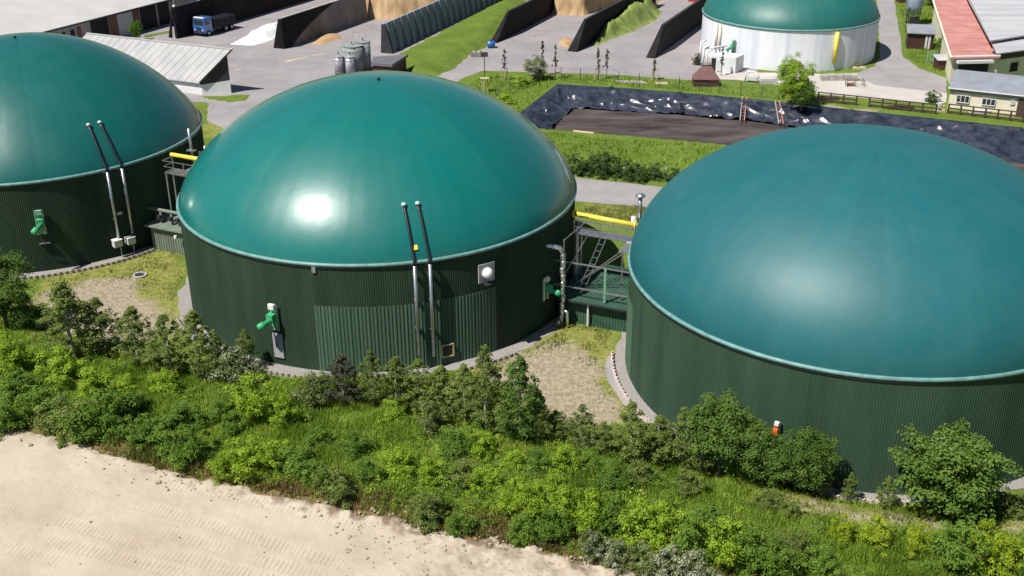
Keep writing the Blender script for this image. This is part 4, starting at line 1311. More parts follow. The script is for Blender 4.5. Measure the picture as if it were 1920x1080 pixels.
# ------------------------------------------------------------------ buildings on the left
def wallbox(o, pts, z0, z1, name, m): return MB().prism([(p[0], p[1]) for p in pts], z0, z1).build(name, m, o)
A = G(380, 178); B = G(434, 175); B.z = 0
zA, zB = 2.1, 5.4
top_far = G(190, 72, zB); ld = Vector((top_far.x - B.x, top_far.y - B.y, 0))
ld = ld.normalized() * 24
gd = (B - A)
shed = thing('storage_shed', 'white shed with pale single-pitch roof and black gable behind the left dome', 'shed', A)
Bk, Ak = B + ld, A + ld
V3 = lambda p, z: (p.x, p.y, z)
MB().hexa([V3(A, 0), V3(B, 0), V3(Bk, 0), V3(Ak, 0)], [V3(A, 1.35), V3(B, 1.75), V3(Bk, 1.75), V3(Ak, 1.35)]).build('lower_wall', m_plaster, shed)
i_ = 0.04
MB().hexa([V3(A, 1.36), V3(B, 1.76), V3(Bk, 1.76), V3(Ak, 1.36)], [V3(A, zA), V3(B, zB - .1), V3(Bk, zB - .1), V3(Ak, zA)]).build('upper_wall', m_darkmetal, shed)
ov = -ld.normalized() * 0.5; go = gd.normalized() * 0.6; sl_ = (zB - zA) / gd.length * 0.6
roofpts = [V3(A - go + ov, zA - sl_ + .12), V3(B + go * .6 + ov, zB + sl_ * .6 + .12), V3(Bk + go * .6, zB + sl_ * .6 + .12), V3(Ak - go, zA - sl_ + .12)]
MB().slab(roofpts, 0.14).build('roof', m_roof_pale, shed)
e = [Vector(p) for p in roofpts]
for i in range(1, 20):          # sheet joints standing slightly proud
    q = i / 20
    a, b = e[0].lerp(e[3], q), e[1].lerp(e[2], q)
    MB().bar(a + Vector((0, 0, .0)), b + Vector((0, 0, .0)), 0.07, 0.04).build('roof_batten', m_roof_pale, shed)
MB().bar(e[1], e[2], 0.22, 0.14).build('ridge_cap', m_roof_barn, shed)
MB().bar(e[0], e[1], 0.10, 0.20).build('verge_board', m_darkmetal, shed)
q = B.lerp(A, 0.06) - gd.cross(Vector((0, 0, 1))).normalized() * -0.05
# barn
E1, E2 = G(90, 57, 4.0), G(312, 0, 4.0)
ed = (E2 - E1); ed.z = 0; ed.normalize(); bn = Vector((-ed.y, ed.x, 0))
S0, S1 = E1 - ed * 18, E2 + ed * 16
barn = thing('cattle_barn', 'long barn with huge pale roof in the top left corner', 'barn', (S1.x, S1.y, 0))
MB().slab([S0, S1, S1 + bn * 15 + Vector((0, 0, 3.6)), S0 + bn * 15 + Vector((0, 0, 3.6))], 0.18).build('roof', m_roof_barn, barn)
MB().slab([S0 + bn * 15 + Vector((0, 0, 3.6)), S1 + bn * 15 + Vector((0, 0, 3.6)), S1 + bn * 30, S0 + bn * 30], 0.18).build('roof', m_roof_barn, barn)
Lb = (S1 - S0).length
w0, w1 = S0 + bn * 0.7, S1 + bn * 0.7
MB().hexa([V3(w0, 0), V3(w1, 0), V3(w1 + bn * 28, 0), V3(w0 + bn * 28, 0)], [V3(w0, 3.9), V3(w1, 3.9), V3(w1 + bn * 28, 3.9), V3(w0 + bn * 28, 3.9)]).build('wall', m_concrete, barn)
def along(px, py=40): # position along barn wall for a photo column
    best = None
    for k in range(400):
        p = w0 + ed * (Lb * k / 400); x, _ = project((p.x, p.y, 2.0))
        if best is None or abs(x - px) < best[0]: best = (abs(x - px), Lb * k / 400)
    return best[1]
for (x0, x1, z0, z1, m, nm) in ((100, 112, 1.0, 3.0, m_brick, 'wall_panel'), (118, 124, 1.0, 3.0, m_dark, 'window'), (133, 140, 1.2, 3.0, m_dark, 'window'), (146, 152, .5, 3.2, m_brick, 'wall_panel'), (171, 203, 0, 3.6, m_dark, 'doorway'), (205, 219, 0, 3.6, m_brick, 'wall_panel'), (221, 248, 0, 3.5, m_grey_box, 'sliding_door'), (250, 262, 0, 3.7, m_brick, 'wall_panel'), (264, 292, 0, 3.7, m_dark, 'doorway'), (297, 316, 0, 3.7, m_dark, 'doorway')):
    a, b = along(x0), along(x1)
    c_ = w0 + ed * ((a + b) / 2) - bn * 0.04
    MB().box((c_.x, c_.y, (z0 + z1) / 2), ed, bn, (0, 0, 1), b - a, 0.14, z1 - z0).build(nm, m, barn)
MB().bar(S0 + Vector((0, 0, -.2)), S1 + Vector((0, 0, -.2)), 0.12, 0.16).build('gutter', m_darkmetal, barn)
bt = thing('dark_container', 'dark container with pale lid standing beside the barn doors', 'container', G(277, 50))
c_ = G(277, 50)
MB().box((c_.x, c_.y, .95), ed, bn, (0, 0, 1), 2.6, 1.6, 1.9).build('body', m_darkmetal, bt)
MB().box((c_.x, c_.y, 1.95), ed, bn, (0, 0, 1), 2.7, 1.7, 0.1).build('lid', m_grey_box, bt)
c_ = G(278, 30)
MB().tube([(c_.x, c_.y, 0), (c_.x, c_.y, 3.0), (c_.x + .1, c_.y, 3.6)], 0.12, 8).top('flue_pipe', m_white, 'short white flue pipe behind the dark container', 'pipe')

# truck
tk = G(362, 67); te = G(430, 48)
td = (te - tk); td.z = 0; td.normalize(); tr_ = Vector((td.y, -td.x, 0))   # td points to the rear, tr_ to the right in the photo
to = tk + Vector((0, 0, 0)) + tr_ * 0.2
truck = thing('dump_truck', 'blue-cabbed dump truck parked along the black bunker wall', 'truck', to)
def tp(l, s, z): q = to + td * l + tr_ * s; return Vector((q.x, q.y, z))
def tbox(l0, l1, s0, s1, z0, z1, name, m, par=None, taper=0.0):
    return MB().hexa([tp(l0, s0, z0), tp(l1, s0, z0), tp(l1, s1, z0), tp(l0, s1, z0)], [tp(l0 + taper, s0 + .06, z1), tp(l1, s0 + .06, z1), tp(l1, s1 - .06, z1), tp(l0 + taper, s1 - .06, z1)]).build(name, m, par or truck)
cab = tbox(0, 1.9, 0, 2.4, 0.6, 1.75, 'cab', m_blue)
tbox(0.05, 1.9, 0.04, 2.36, 1.75, 2.75, 'cab_upper', m_blue, cab, 0.15)
MB().hexa([tp(0.0, .2, 1.85), tp(0.05, .2, 1.85), tp(0.05, 2.2, 1.85), tp(0.0, 2.2, 1.85)], [tp(0.12, .25, 2.6), tp(0.17, .25, 2.6), tp(0.17, 2.15, 2.6), tp(0.12, 2.15, 2.6)]).build('windscreen', m_glass, cab)
tbox(0.15, 1.95, 0.0, 2.4, 2.76, 2.86, 'cab_roof', m_blue, cab)
tbox(0.1, 0.5, 0.2, 2.2, 2.87, 3.0, 'sun_visor', m_white, cab)
tbox(0.5, 1.3, 2.37, 2.42, 1.85, 2.5, 'side_window', m_glass, cab)
tbox(-0.12, 0.0, 0.1, 2.3, 0.5, 0.85, 'bumper', m_darkmetal, cab)
for s in (0.3, 1.9): tbox(-0.04, 0.0, s, s + .25, 0.95, 1.15, 'headlight', m_white, cab)
tbox(-0.03, 0.0, 0.7, 1.7, 0.95, 1.45, 'grille', m_darkmetal, cab)
tbox(2.0, 7.4, 0.35, 2.05, 0.65, 0.95, 'chassis', m_darkmetal)
m_body = pm('truck_body', (0.012, 0.013, 0.018), .6, 0, .2, 2, spec=.2)
tb = tbox(2.2, 7.4, 0.0, 2.4, 1.0, 2.3, 'dump_body', m_body)
for l in (3.2, 4.3, 5.4, 6.5): tbox(l, l + .12, 2.40, 2.48, 1.0, 2.35, 'body_rib', m_darkmetal, tb)
tbox(2.15, 2.25, -.02, 2.42, 2.4, 2.9, 'headboard', m_darkmetal, tb)
for l in (0.95, 5.0, 6.3):
    for s in (0.0, 2.05):
        wv = MB().tube([tp(l, s, .5), tp(l, s + .35, .5)], .5, 16).build('wheel', m_tyre, truck)
        MB().tube([tp(l, s - .01, .5), tp(l, s + .36, .5)], .22, 10).build('rim', m_grey_box, wv)

# silos by the yard
def silo(px, py, rad, h, label, m, cone=0.25, group='silos behind the middle dome'):
    p = G(px, py)
    o = thing('silo', label, 'silo', p, group)
    MB().lathe([(rad, 0), (rad, h)], p, 28).build('shell', m, o, True)
    MB().lathe([(rad + .05, h), (rad + .05, h + .06), (rad * .25, h + cone), (rad * .2, h + cone + .15), (0.02, h + cone + .16)], p, 28).build('lid', m, o)
    MB().lathe([(.07, h + cone), (.07, h + cone + .4)], p, 8).build('vent', m_hose, o)
    for k in range(3):
        MB().lathe([(rad + .03, h * (k + .6) / 3.2), (rad + .03, h * (k + .6) / 3.2 + .08)], p, 28, cap=False).build('hoop', m, o)
    return o
silo(637, 141, 0.62, 2.6, 'slim steel silo at the left of the silo group', m_silo_steel)
silo(658, 143, 0.66, 2.7, 'slim steel silo standing before the big grey silo', m_silo_steel)
silo(663, 136, 1.45, 3.8, 'big grey silo with rounded front behind the slim steel silos', m_silo, 0.12)
so_ = silo(683, 131, 1.05, 4.0, 'dark grey silo at the right of the silo group', m_silo, 0.1)
c_ = G(677, 128)
for s in (-1, 0, 1):
    MB().bar((c_.x + s * .9, c_.y, 4.2), (c_.x + s * .9, c_.y, 5.1), .04).build('rail_post', m_steel, so_)
MB().bar((c_.x - .9, c_.y, 5.1), (c_.x + .9, c_.y, 5.1), .04).build('handrail', m_steel, so_)
fh = thing('flat_roof_hut', 'low dark hut with a grey flat roof right of the silos', 'hut', G(722, 132))
rp_ = [G(x, y, 2.4) for x, y in ((696, 118), (735, 121), (765, 102), (700, 106))]
MB().slab([tuple(p) for p in rp_], 0.35).build('roof', m_roof_dark, fh)
cc = sum((Vector(p) for p in rp_), Vector()) / 4
MB().prism([tuple(cc.lerp(p, .9))[:2] for p in rp_], 0, 2.05).build('wall', m_brownwood, fh)
MB().box(tuple(G(720, 128, 1.0) + Vector((0, .2, 0))), (1, 0, 0), (0, 1, 0), (0, 0, 1), 1.6, .12, 1.9).build('door', m_bunk, fh)

# ------------------------------------------------------------------ far white tank
g4 = G(1470, 134); dirv = Vector((g4.x, g4.y, 0)).normalized(); R4 = 12.6
c4 = Vector((g4.x, g4.y, 0)) + dirv * R4
T4 = dict(c=(c4.x, c4.y), R=R4, H=5.7, h=0.52, b=0.62)
TANK[4] = T4
t4 = thing('white_tank', 'whitewashed round tank with dark teal dome in the background', 'tank', (c4.x, c4.y, 0))
tanks[4] = t4
MB().lathe([(R4, -.2), (R4, 5.6)], (0, 0, 0), 128, cap=False).build('wall', m_white_wall, t4, True, local=True)
link_mesh('dome', dome_mesh(T4, na=256, gores=32), m_dome4, t4)
MB().lathe([(R4 - .2, -.15), (R4 + .14, -.15), (R4 + .16, .05), (R4 + .05, .12), (R4 - .2, .1)], (0, 0, 5.7), 128, cap=False).build('rim', m_rim, t4, True, local=True)
def wallpt(px, py, off): return on_wall(4, px, py, off)
for px, yb, yt in ((1341, 93, 43), (1348, 93, 44)):
    a, b = wallpt(px, yb, .2), wallpt(px, yt, .2)
    b.x, b.y = a.x, a.y
    MB().tube([a, b], .16, 8).build('riser_pipe', m_cream, t4, True)
a = wallpt(1564, 118, .2); b = wallpt(1566, 60, .2); b.x, b.y = a.x, a.y; a.z = max(a.z, .2)
MB().tube([a, b], .28, 10).build('yellow_pipe', m_yellow, t4, True)
agitator(4, 1376, 88, 0.9, flip=1)
pb = thing('valve_house', 'small white block beside the far white tank', 'hut', G(1378, 134))
A_, B_, D_ = G(1332, 134), G(1378, 138), G(1393, 131)
Cc = A_ + (D_ - B_)
MB().prism([V3(p, 0)[:2] for p in (A_, B_, D_, Cc)], 0, 2.1).build('walls', m_plaster, pb)
MB().slab([V3(p, 2.22) for p in (A_, B_, D_, Cc)], 0.12).build('roof', m_white, pb)
MB().box(tuple(A_.lerp(B_, .35) + Vector((0, -.02, .9))), (B_ - A_).normalized(), (0, 1, 0), (0, 0, 1), .7, .1, 1.5).build('door', m_grey_box, pb)
MB().box(tuple(A_.lerp(B_, .1) + Vector((0, -.02, 1.0))), (B_ - A_).normalized(), (0, 1, 0), (0, 0, 1), .6, .1, 1.8).build('opening', m_dark, pb)
wp = thing('white_pipework', 'white pipes and ladder at the left foot of the far tank', 'pipework', G(1315, 122))
for px, py, z in ((1312, 122, 3.3), (1318, 124, 2.6), (1324, 128, 2.4)):
    p = G(px, py); MB().tube([p, p + Vector((0, 0, z)), p + Vector((.8, .6, z + .1))], .14, 8).build('pipe', m_white, wp, True)
p = G(1316, 123); MB().tube([p + Vector((0, 0, 2.4)), p + Vector((3.5, .8, 2.6))], .12, 8).build('pipe', m_white, wp, True)

# ------------------------------------------------------------------ around the basin
hut = thing('garden_hut', 'small brown hut with a hipped shingle roof beside the basin', 'hut', G(1325, 163))
p = G(1325, 163); hw, hd = 1.75, 2.2
x0, x1, y0, y1 = p.x - hw, p.x + hw, p.y, p.y + hd
MB().abox(x0 + .1, x1 - .1, y0 + .1, y1 - .1, 0, 1.0).build('wall', m_brownwood, hut)
MB().add([(x0, y0, .95), (x1, y0, .95), (x1, y1, .95), (x0, y1, .95), (p.x - .55, y0 + 1.1, 2.6), (p.x + .55, y0 + 1.1, 2.6)], [(0, 1, 5, 4), (1, 2, 5), (2, 3, 4, 5), (3, 0, 4), (3, 2, 1, 0)]).build('roof', m_roof_brown, hut)
MB().bar((p.x - .6, y0 + 1.1, 2.62), (p.x + .6, y0 + 1.1, 2.62), .12, .08).build('ridge', m_brownwood, hut)
for k in range(1, 4):
    MB().bar((x0 + hw * 2 * k / 4, y0 - .02, 0), (x0 + hw * 2 * k / 4, y0 - .02, .95), .06).build('wall_batten', m_darkmetal, hut) if False else None
# wire fence round the basin
fn = thing('wire_fence', 'thin wire fence with steel posts along the back of the basin', 'fence', G(1045, 155))
fpts = [(930, 186), (975, 168), (1020, 150), (1052, 149), (1088, 151), (1123, 153), (1160, 157), (1198, 161), (1235, 165), (1273, 168), (1311, 171), (1349, 175), (1388, 179), (1428, 183), (1460, 187)]
prev = None
for x, y in fpts:
    p = G(x, y)
    MB().tube([p, p + Vector((0, 0, 1.7))], .045, 6).build('post', m_darkmetal, fn)
    if prev is not None:
        for z in (.5, 1.05, 1.6):
            MB().bar(prev + Vector((0, 0, z)), p + Vector((0, 0, z)), .022).build('wire', m_steel, fn)
    prev = p
fn = thing('wire_fence', 'thin wire fence in front of the dark hedge bushes', 'fence', G(1170, 322))
prev = None
for x, y in ((1170, 324), (1196, 328), (1222, 332), (1248, 336), (1274, 340), (1300, 344)):
    p = G(x, y)
    MB().tube([p, p + Vector((0, 0, 1.3))], .05, 6).build('post', m_white, fn)
    if prev is not None:
        for z in (.6, 1.25): MB().bar(prev + Vector((0, 0, z)), p + Vector((0, 0, z)), .03).build('wire', m_steel, fn)
    prev = p
# red-and-white escape ladders down the liner
def ladder(xa, ya, xb, yb, label, m):
    a, b = G(xa, ya, .15), G(xb, yb, PD + .5)
    o = thing('escape_ladder', label, 'ladder', a, 'escape ladders in the basin')
    for s in (0, .55):
        MB().bar(a + Vector((s, 0, .1)), b + Vector((s, 0, .15)), .09).build('stile', m if s else m_concrete, o)
    for k in range(8):
        q = a.lerp(b, (k + .5) / 8) + Vector((0, 0, .14)); MB().bar(q, q + Vector((.55, 0, 0)), .04).build('rung', m, o)
ladder(1392, 183, 1387, 228, 'red and white escape ladder on the basin slope, left one', m_rope)
ladder(1453, 190, 1460, 234, 'pale escape ladder on the basin slope below the leafy tree', m_rope)
MB().bar(G(1596, 205, .1), G(1630, 232, -1.2), .16).top('timber_beam', m_brownwood, 'dark timber beam lying on the brown soil by the basin edge', 'beam')
p = G(1766, 245, -.8); MB().box(p, (1, 0, 0), (0, .7, -.5), (0, .5, .7), .35, 1.0, .2).top('float_marker', m_white, 'small white marker lying on the black liner at right', 'marker')
MB().bar(G(1075, 246), G(1113, 250), .5, .15).top('plank', m_palewood, 'pale plank lying at the near edge of the basin', 'plank')
pl = thing('pallet_stack', 'flat stack of weathered boards in the grass behind the basin', 'pallets', G(1225, 160))
for k in range(4):
    a = G(1152 + k * 4, 153 + k * 1.1); MB().bar(a + Vector((0, 0, .1)), a + Vector((3.5, -.3, .1)), .25, .14).build('board', m_concrete, pl)
for k in range(3):
    a = G(1228 + k, 156 + k * 1.2); MB().bar(a + Vector((0, 0, .1)), a + Vector((1.6, -.1, .1)), .25, .14).build('board', m_palewood, pl)
wf = thing('tube_hurdle', 'white painted tubular hurdle standing on the grass', 'hurdle', G(1398, 154))
a, b = G(1397, 153), G(1422, 155)
MB().tube([a, a + Vector((0, 0, 1.2)), a + Vector((.3, 0, 1.4)), b + Vector((-.5, 0, 1.4)), b + Vector((0, 0, 1.0)), b], .1, 8).build('hoop', m_white, wf, True)
MB().bar(a + Vector((.2, .1, .5)), b + Vector((-.2, .1, .5)), .5, .5).build('panel', m_grey_box, wf)
p = G(1440, 157); wb_ = thing('white_trough', 'low white trough beside the white hurdle', 'trough', p)
MB().hexa([(p.x - 1.0, p.y - .3, 0), (p.x + 1.0, p.y - .3, 0), (p.x + 1.0, p.y + .3, 0), (p.x - 1, p.y + .3, 0)], [(p.x - 1.2, p.y - .4, .5), (p.x + 1.2, p.y - .4, .5), (p.x + 1.2, p.y + .4, .5), (p.x - 1.2, p.y + .4, .5)]).build('tub', m_white, wb_)
MB().abox(p.x - 1.1, p.x + 1.1, p.y - .3, p.y + .3, .48, .52).build('water', m_glass, wb_)

# wooden fences
def wood_fence(a, b, n, label, gap=None):
    a, b = G(*a), G(*b)
    o = thing('wooden_fence', label, 'fence', a, 'dark wooden fences')
    for i in range(n + 1):
        p = a.lerp(b, i / n)
        MB().bar(p, p + Vector((0, 0, 1.25)), .16).build('post', m_fencewood, o)
        if i < n:
            q = a.lerp(b, (i + 1) / n)
            for z in (1.2, .72, .3):
                if gap == i and z < 1: continue
                MB().bar(p + Vector((0, -.1, z)), q + Vector((0, -.1, z)), .06, .14 if z > 1 else .18).build('rail', m_fencewood, o)
wood_fence((1533, 190), (1754, 214), 9, 'dark wooden post and rail fence beside the concrete apron', gap=3)
wood_fence((1777, 213), (1990, 238), 9, 'dark wooden post and rail fence in front of the cream house')
for i, (px, py) in enumerate(((1549, 188), (1690, 206), (1845, 214))):
    p = G(px, py)
    o = thing('timber_stack', ('low timber stack behind the left end of the wooden fence', 'low timber stack behind the middle of the wooden fence', 'timber stack between the fence and the cream house')[i], 'timber', p, 'timber stacks behind the fence')
    for k in range(5):
        MB().bar(p + Vector((-1.6, .25 + .22 * (k % 3), .12 + .2 * (k // 3))), p + Vector((1.6, .15 + .22 * (k % 3), .12 + .2 * (k // 3))), .2, .18).build('beam', m_fencewood if i < 2 else m_grey_box, o)
p = G(1765, 210); o = thing('stone_pallet', 'small pallet of pale stones between the two wooden fences', 'pallet', p)
rr = random.Random(8)
MB().abox(p.x - .55, p.x + .55, p.y, p.y + .9, 0, .14).build('pallet', m_palewood, o)
for k in range(24):
    mb = MB(); rock_mb(mb, (p.x + rr.uniform(-.45, .45), p.y + rr.uniform(.1, .8), .2 + .22 * (k // 8)), .16, 300 + k); mb.build('stone', m_concrete, o)

# ------------------------------------------------------------------ buildings on the right
hs = thing('cream_house', 'low cream house with blue-grey roof at the right edge', 'house', G(1777, 204))
a = G(1776, 204); b = G(1985, 228)
fd = (b - a); fd.z = 0; L = fd.length; fd.normalize(); bk = Vector((-fd.y, fd.x, 0)) * 5.5
ze = 2.75
zr = hz(a + bk, 130)
MB().prism([V3(q, 0)[:2] for q in (a, b, b + bk, a + bk)], 0, ze).build('wall', m_cream, hs)
MB().hexa([V3(a, ze), V3(b, ze), V3(b + bk, ze), V3(a + bk, ze)], [V3(a, ze + .05), V3(b, ze + .05), V3(b + bk, zr - .15), V3(a + bk, zr - .15)]).build('gable', m_plaster, hs)
o_ = -bk.normalized() * .35
MB().slab([V3(a + o_ - fd * .25, ze + .0), V3(b + o_, ze + .0), V3(b + bk, zr), V3(a + bk - fd * .25, zr)], .14).build('roof', m_roof_grey, hs)
MB().bar(V3(a + o_ * 1.1 - fd * .25, ze - .06), V3(b + o_ * 1.1, ze - .06), .14, .12).build('gutter', m_white, hs)
def house_rect(x0, x1, y0, y1, nm, m, par=hs, proud=.05):
    s0 = None
    def sx(px):
        best = (1e9, 0)
        for k in range(800):
            q = a + fd * (L * k / 800); e_ = abs(project((q.x, q.y, 1.6))[0] - px)
            if e_ < best[0]: best = (e_, L * k / 800)
        return best[1]
    u0, u1 = sx(x0), sx(x1)
    q = a + fd * ((u0 + u1) / 2)
    z1, z0 = hz(q, y0), max(0.02, hz(q, y1))
    c_ = q - bk.normalized() * proud
    return MB().box((c_.x, c_.y, (z0 + z1) / 2), fd, bk.normalized(), (0, 0, 1), u1 - u0, .12, z1 - z0).build(nm, m, par), c_, u1 - u0, z0, z1
MB().box(tuple(a + fd * L / 2 - bk.normalized() * .04 + Vector((0, 0, 2.45))), fd, bk.normalized(), (0, 0, 1), L - .05, .1, .5).build('eave_board', m_concrete, hs)
for (x0, x1, y0, y1) in ((1794, 1818, 179, 192), (1842, 1867, 185, 197), (1895, 1902, 189, 195)):
    wn, c_, ww, z0, z1 = house_rect(x0, x1, y0, y1, 'window', m_glass)
    for q in (0, .33, .66, 1):
        p = c_ + fd * (ww * (q - .5)) - bk.normalized() * .07
        MB().bar((p.x, p.y, z0), (p.x, p.y, z1), .07).build('mullion', m_white, wn)
    for zz_ in (z0, z1):
        p = c_ - bk.normalized() * .07
        MB().bar(tuple(p - fd * ww / 2 + Vector((0, 0, zz_))), tuple(p + fd * ww / 2 + Vector((0, 0, zz_))), .07).build('frame', m_white, wn)
house_rect(1908, 1930, 186, 222, 'door', m_fencewood)

rb = thing('red_roofed_annexe', 'annexe with a long pinkish red roof beside the cream house', 'building', G(1830, 140))
zr_ = 3.6
RP = [G(x, y, zr_ + (0.0)) for x, y in ((1784, 108), (1876, 106), (1816, 0), (1795, -40), (1732, -40), (1750, 0))]
MB().slab([tuple(p) for p in RP], .22).build('roof', m_roof_red, rb)
MB().prism([tuple(p)[:2] for p in [G(1787, 106, zr_), G(1874, 104, zr_), G(1814, 0, zr_), G(1753, 0, zr_)]], 0, zr_ - .24).build('wall', m_cream, rb)
fa, fb = G(1786, 107.5, zr_), G(1876, 105.5, zr_); fdv = (fb - fa); fdv.z = 0; LL = fdv.length; fdv.normalize(); nv = Vector((fdv.y, -fdv.x, 0))
if nv.y > 0: nv = -nv
cpt = fa + fdv * LL * .46
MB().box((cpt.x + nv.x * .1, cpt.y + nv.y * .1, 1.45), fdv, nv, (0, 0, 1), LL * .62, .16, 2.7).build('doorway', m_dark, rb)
MB().box((cpt.x + nv.x * .35, cpt.y + nv.y * .35, 3.05), fdv, nv, (0, 0, 1), LL * .74, .8, .35).build('roller_shutter', m_grey_box, rb)
MB().bar(tuple(fa + Vector((0, 0, .08)) - nv * .1), tuple(fb + Vector((0, 0, .08)) - nv * .1), .3, .14).build('verge', m_white, rb)
la, lb = G(1784, 108, zr_), G(1750, 0, zr_)
MB().bar(tuple(la + Vector((-.1, 0, .05))), tuple(lb + Vector((-.1, 0, .05))), .25, .2).build('verge', m_cream, rb)
rr = random.Random(4)
for k in range(9):
    q = .08 + .1 * k; p = RP[0].lerp(RP[5], q); p2 = RP[1].lerp(RP[2], q)
    MB().bar(tuple(p.lerp(p2, .0) + Vector((0, 0, .02))), tuple(p2 + Vector((0, 0, .02))), .10, .035).build('roof_seam', m_roof_red, rb)
gb = thing('sheet_roofed_barn', 'barn with weathered grey sheet roofs in the top right corner', 'barn', G(1900, 135))
gp_ = [G(1815, -2, 4.8), G(1857, 76, 4.8), G(2010, 52, 4.8), G(2010, -60, 5.6), G(1790, -60, 5.6)]
MB().slab([tuple(p) for p in gp_], .18).build('roof', m_sheet, gb)
lp_ = [G(1858, 77, 4.3), G(1869, 100, 4.0), G(2010, 82, 4.0), G(2010, 57, 4.3)]
MB().slab([tuple(p) for p in lp_], .16).build('lower_roof', m_sheet, gb)
for k in range(1, 7):
    p, p2 = gp_[1].lerp(gp_[0], k / 7), gp_[2].lerp(gp_[3], k / 7)
    MB().bar(tuple(p + Vector((0, 0, .02))), tuple(p2 + Vector((0, 0, .02))), .14, .05).build('sheet_lap', m_sheet, gb)
wq = [G(1872, 99, 4.0), G(2010, 81, 4.0)]
wn_ = (wq[1] - wq[0]); wn_.z = 0; wn_.normalize(); wb2 = Vector((-wn_.y, wn_.x, 0))
q0, q1 = wq[0] + wb2 * .4, wq[1] + wb2 * .4
MB().prism([V3(q, 0)[:2] for q in (q0, q1, q1 + wb2 * 1.2, q0 + wb2 * 1.2 + wn_ * .6)], 0, 2.9).build('wall', m_cream, gb)
MB().prism([V3(q, 0)[:2] for q in (q0 + wb2 * .05, q1 + wb2 * .05, q1 + wb2 * 1.2, q0 + wb2 * 1.2 + wn_ * .6)], 2.9, 3.83).build('timber_gable', m_fencewood, gb)
for u in (.28, .62):
    p = q0.lerp(q1, u) - wb2 * .03
    w_ = MB().box((p.x, p.y, 1.7), wn_, wb2, (0, 0, 1), 1.3, .1, 1.1).build('window', m_dark, gb)
    MB().box((p.x, p.y, 1.1), wn_, wb2, (0, 0, 1), 1.5, .2, .1).build('sill', m_brownwood, w_)
p = q0 + wn_ * 0.3 - wb2 * .1; MB().tube([(p.x, p.y, 0), (p.x, p.y, 3.6)], .09, 8).build('downpipe', m_bunk, gb)

bh = thing('brown_hut', 'dark brown timber hut with grey roof on the grass by the road', 'hut', G(1700, 92))
a = G(1699, 91); b = G(1748, 93.5)
fd2 = (b - a); fd2.z = 0; L2 = fd2.length; fd2.normalize(); bk2 = Vector((-fd2.y, fd2.x, 0)) * 3.0
MB().prism([V3(q, 0)[:2] for q in (a, b, b + bk2, a + bk2)], 0, 2.35).build('wall', m_brownwood, bh)
o_ = -bk2.normalized() * .35
MB().slab([V3(a + o_ - fd2 * .2, 2.45), V3(b + o_ + fd2 * .2, 2.45), V3(b + bk2 + fd2 * .2, 3.1), V3(a + bk2 - fd2 * .2, 3.1)], .14).build('roof', m_roof_grey, bh)
for k in range(12):
    p = a + fd2 * (L2 * (k + .5) / 12) - bk2.normalized() * .03
    MB().bar((p.x, p.y, 0), (p.x, p.y, 2.3), .05).build('wall_plank', m_brownwood, bh)
for k in (0, 1):
    p = a + fd2 * (L2 * (.72 + .12 * k)) - bk2.normalized() * .07
    MB().box((p.x, p.y, 1.1), fd2, bk2.normalized(), (0, 0, 1), .3, .06, 2.0).build('door_leaf', m_grey_box, bh)
p = a + fd2 * L2 * .78 - bk2.normalized() * .05; MB().box((p.x, p.y, 1.1), fd2, bk2.normalized(), (0, 0, 1), .25, .06, 1.9).build('opening', m_dark, bh)
fs = thing('feed_silo', 'blue-grey feed silo on legs behind the brown hut', 'silo', G(1710, 46))
p = G(1710, 46)
MB().lathe([(.35, 1.5), (1.3, 3.0), (1.3, 7.0), (.4, 7.8), (.05, 7.85)], p, 24).build('hopper', m_bluegrey, fs, True)
for k in range(4):
    an = k * math.pi / 2 + .6; q = (p.x + 1.2 * math.cos(an), p.y + 1.2 * math.sin(an))
    MB().bar((*q, 0), (*q, 3.2), .14).build('leg', m_darkmetal, fs)
MB().bar((p.x - 1.7, p.y - .6, 0), (p.x - 1.7, p.y - .6, 7.5), .09).build('fill_pipe', m_steel, fs)
MB().box((p.x + .2, p.y, .6), (1, 0, 0), (0, 1, 0), (0, 0, 1), 1.2, .8, 1.2).build('motor_box', m_darkmetal, fs)
a = G(1686, 6); o = MB().abox(a.x, a.x + 3.6, a.y, a.y + 2, 0, 1.6).top('lean_to', m_brownwood, 'dark lean-to behind the feed silo at the top edge', 'shed')
a = G(1757, 132); ls = thing('lean_to', 'small grey-roofed lean-to left of the red roofed annexe', 'shed', a)
MB().abox(a.x, a.x + 2.6, a.y, a.y + 1.8, 0, 1.4).build('wall', m_brownwood, ls)
MB().slab([(a.x - .2, a.y - .25, 1.5), (a.x + 2.8, a.y - .25, 1.5), (a.x + 2.8, a.y + 2, 1.8), (a.x - .2, a.y + 2, 1.8)], .1).build('roof', m_sheet, ls)
gt = thing('trellis', 'pale green trellis frame on the grass beside the annexe', 'trellis', G(1740, 120))
for k in range(4):
    p = G(1737 + k * 6, 120 - k * .5); MB().bar(p, p + Vector((0, 0, 1.8)), .1).build('post', m_mount, gt)
for z in (.5, 1.1, 1.7): MB().bar(G(1737, 120) + Vector((0, 0, z)), G(1755, 118.5) + Vector((0, 0, z)), .07).build('rail', m_mount, gt)
ca = G(1540, 152)
cp = thing('concrete_trough', 'grey concrete block trough on the dusty apron', 'trough', ca)
for k in range(5): MB().abox(ca.x + k * 1.0, ca.x + k * 1.0 + .94, ca.y, ca.y + 1.1, 0.02, .7 + .08 * (k % 2)).build('block', m_concrete, cp)
rk = thing('metal_rack', 'low rusty rack on the dusty apron near the fence', 'rack', G(1590, 164))
p = G(1588, 163)
for x in (0, 1.1, 2.3):
    for y in (0, .8): MB().bar((p.x + x, p.y + y, 0), (p.x + x, p.y + y, .9), .09).build('leg', m_bunk, rk)
for y in (0, .8): MB().bar((p.x, p.y + y, .85), (p.x + 2.3, p.y + y, .85), .09).build('rail', m_bunk, rk)
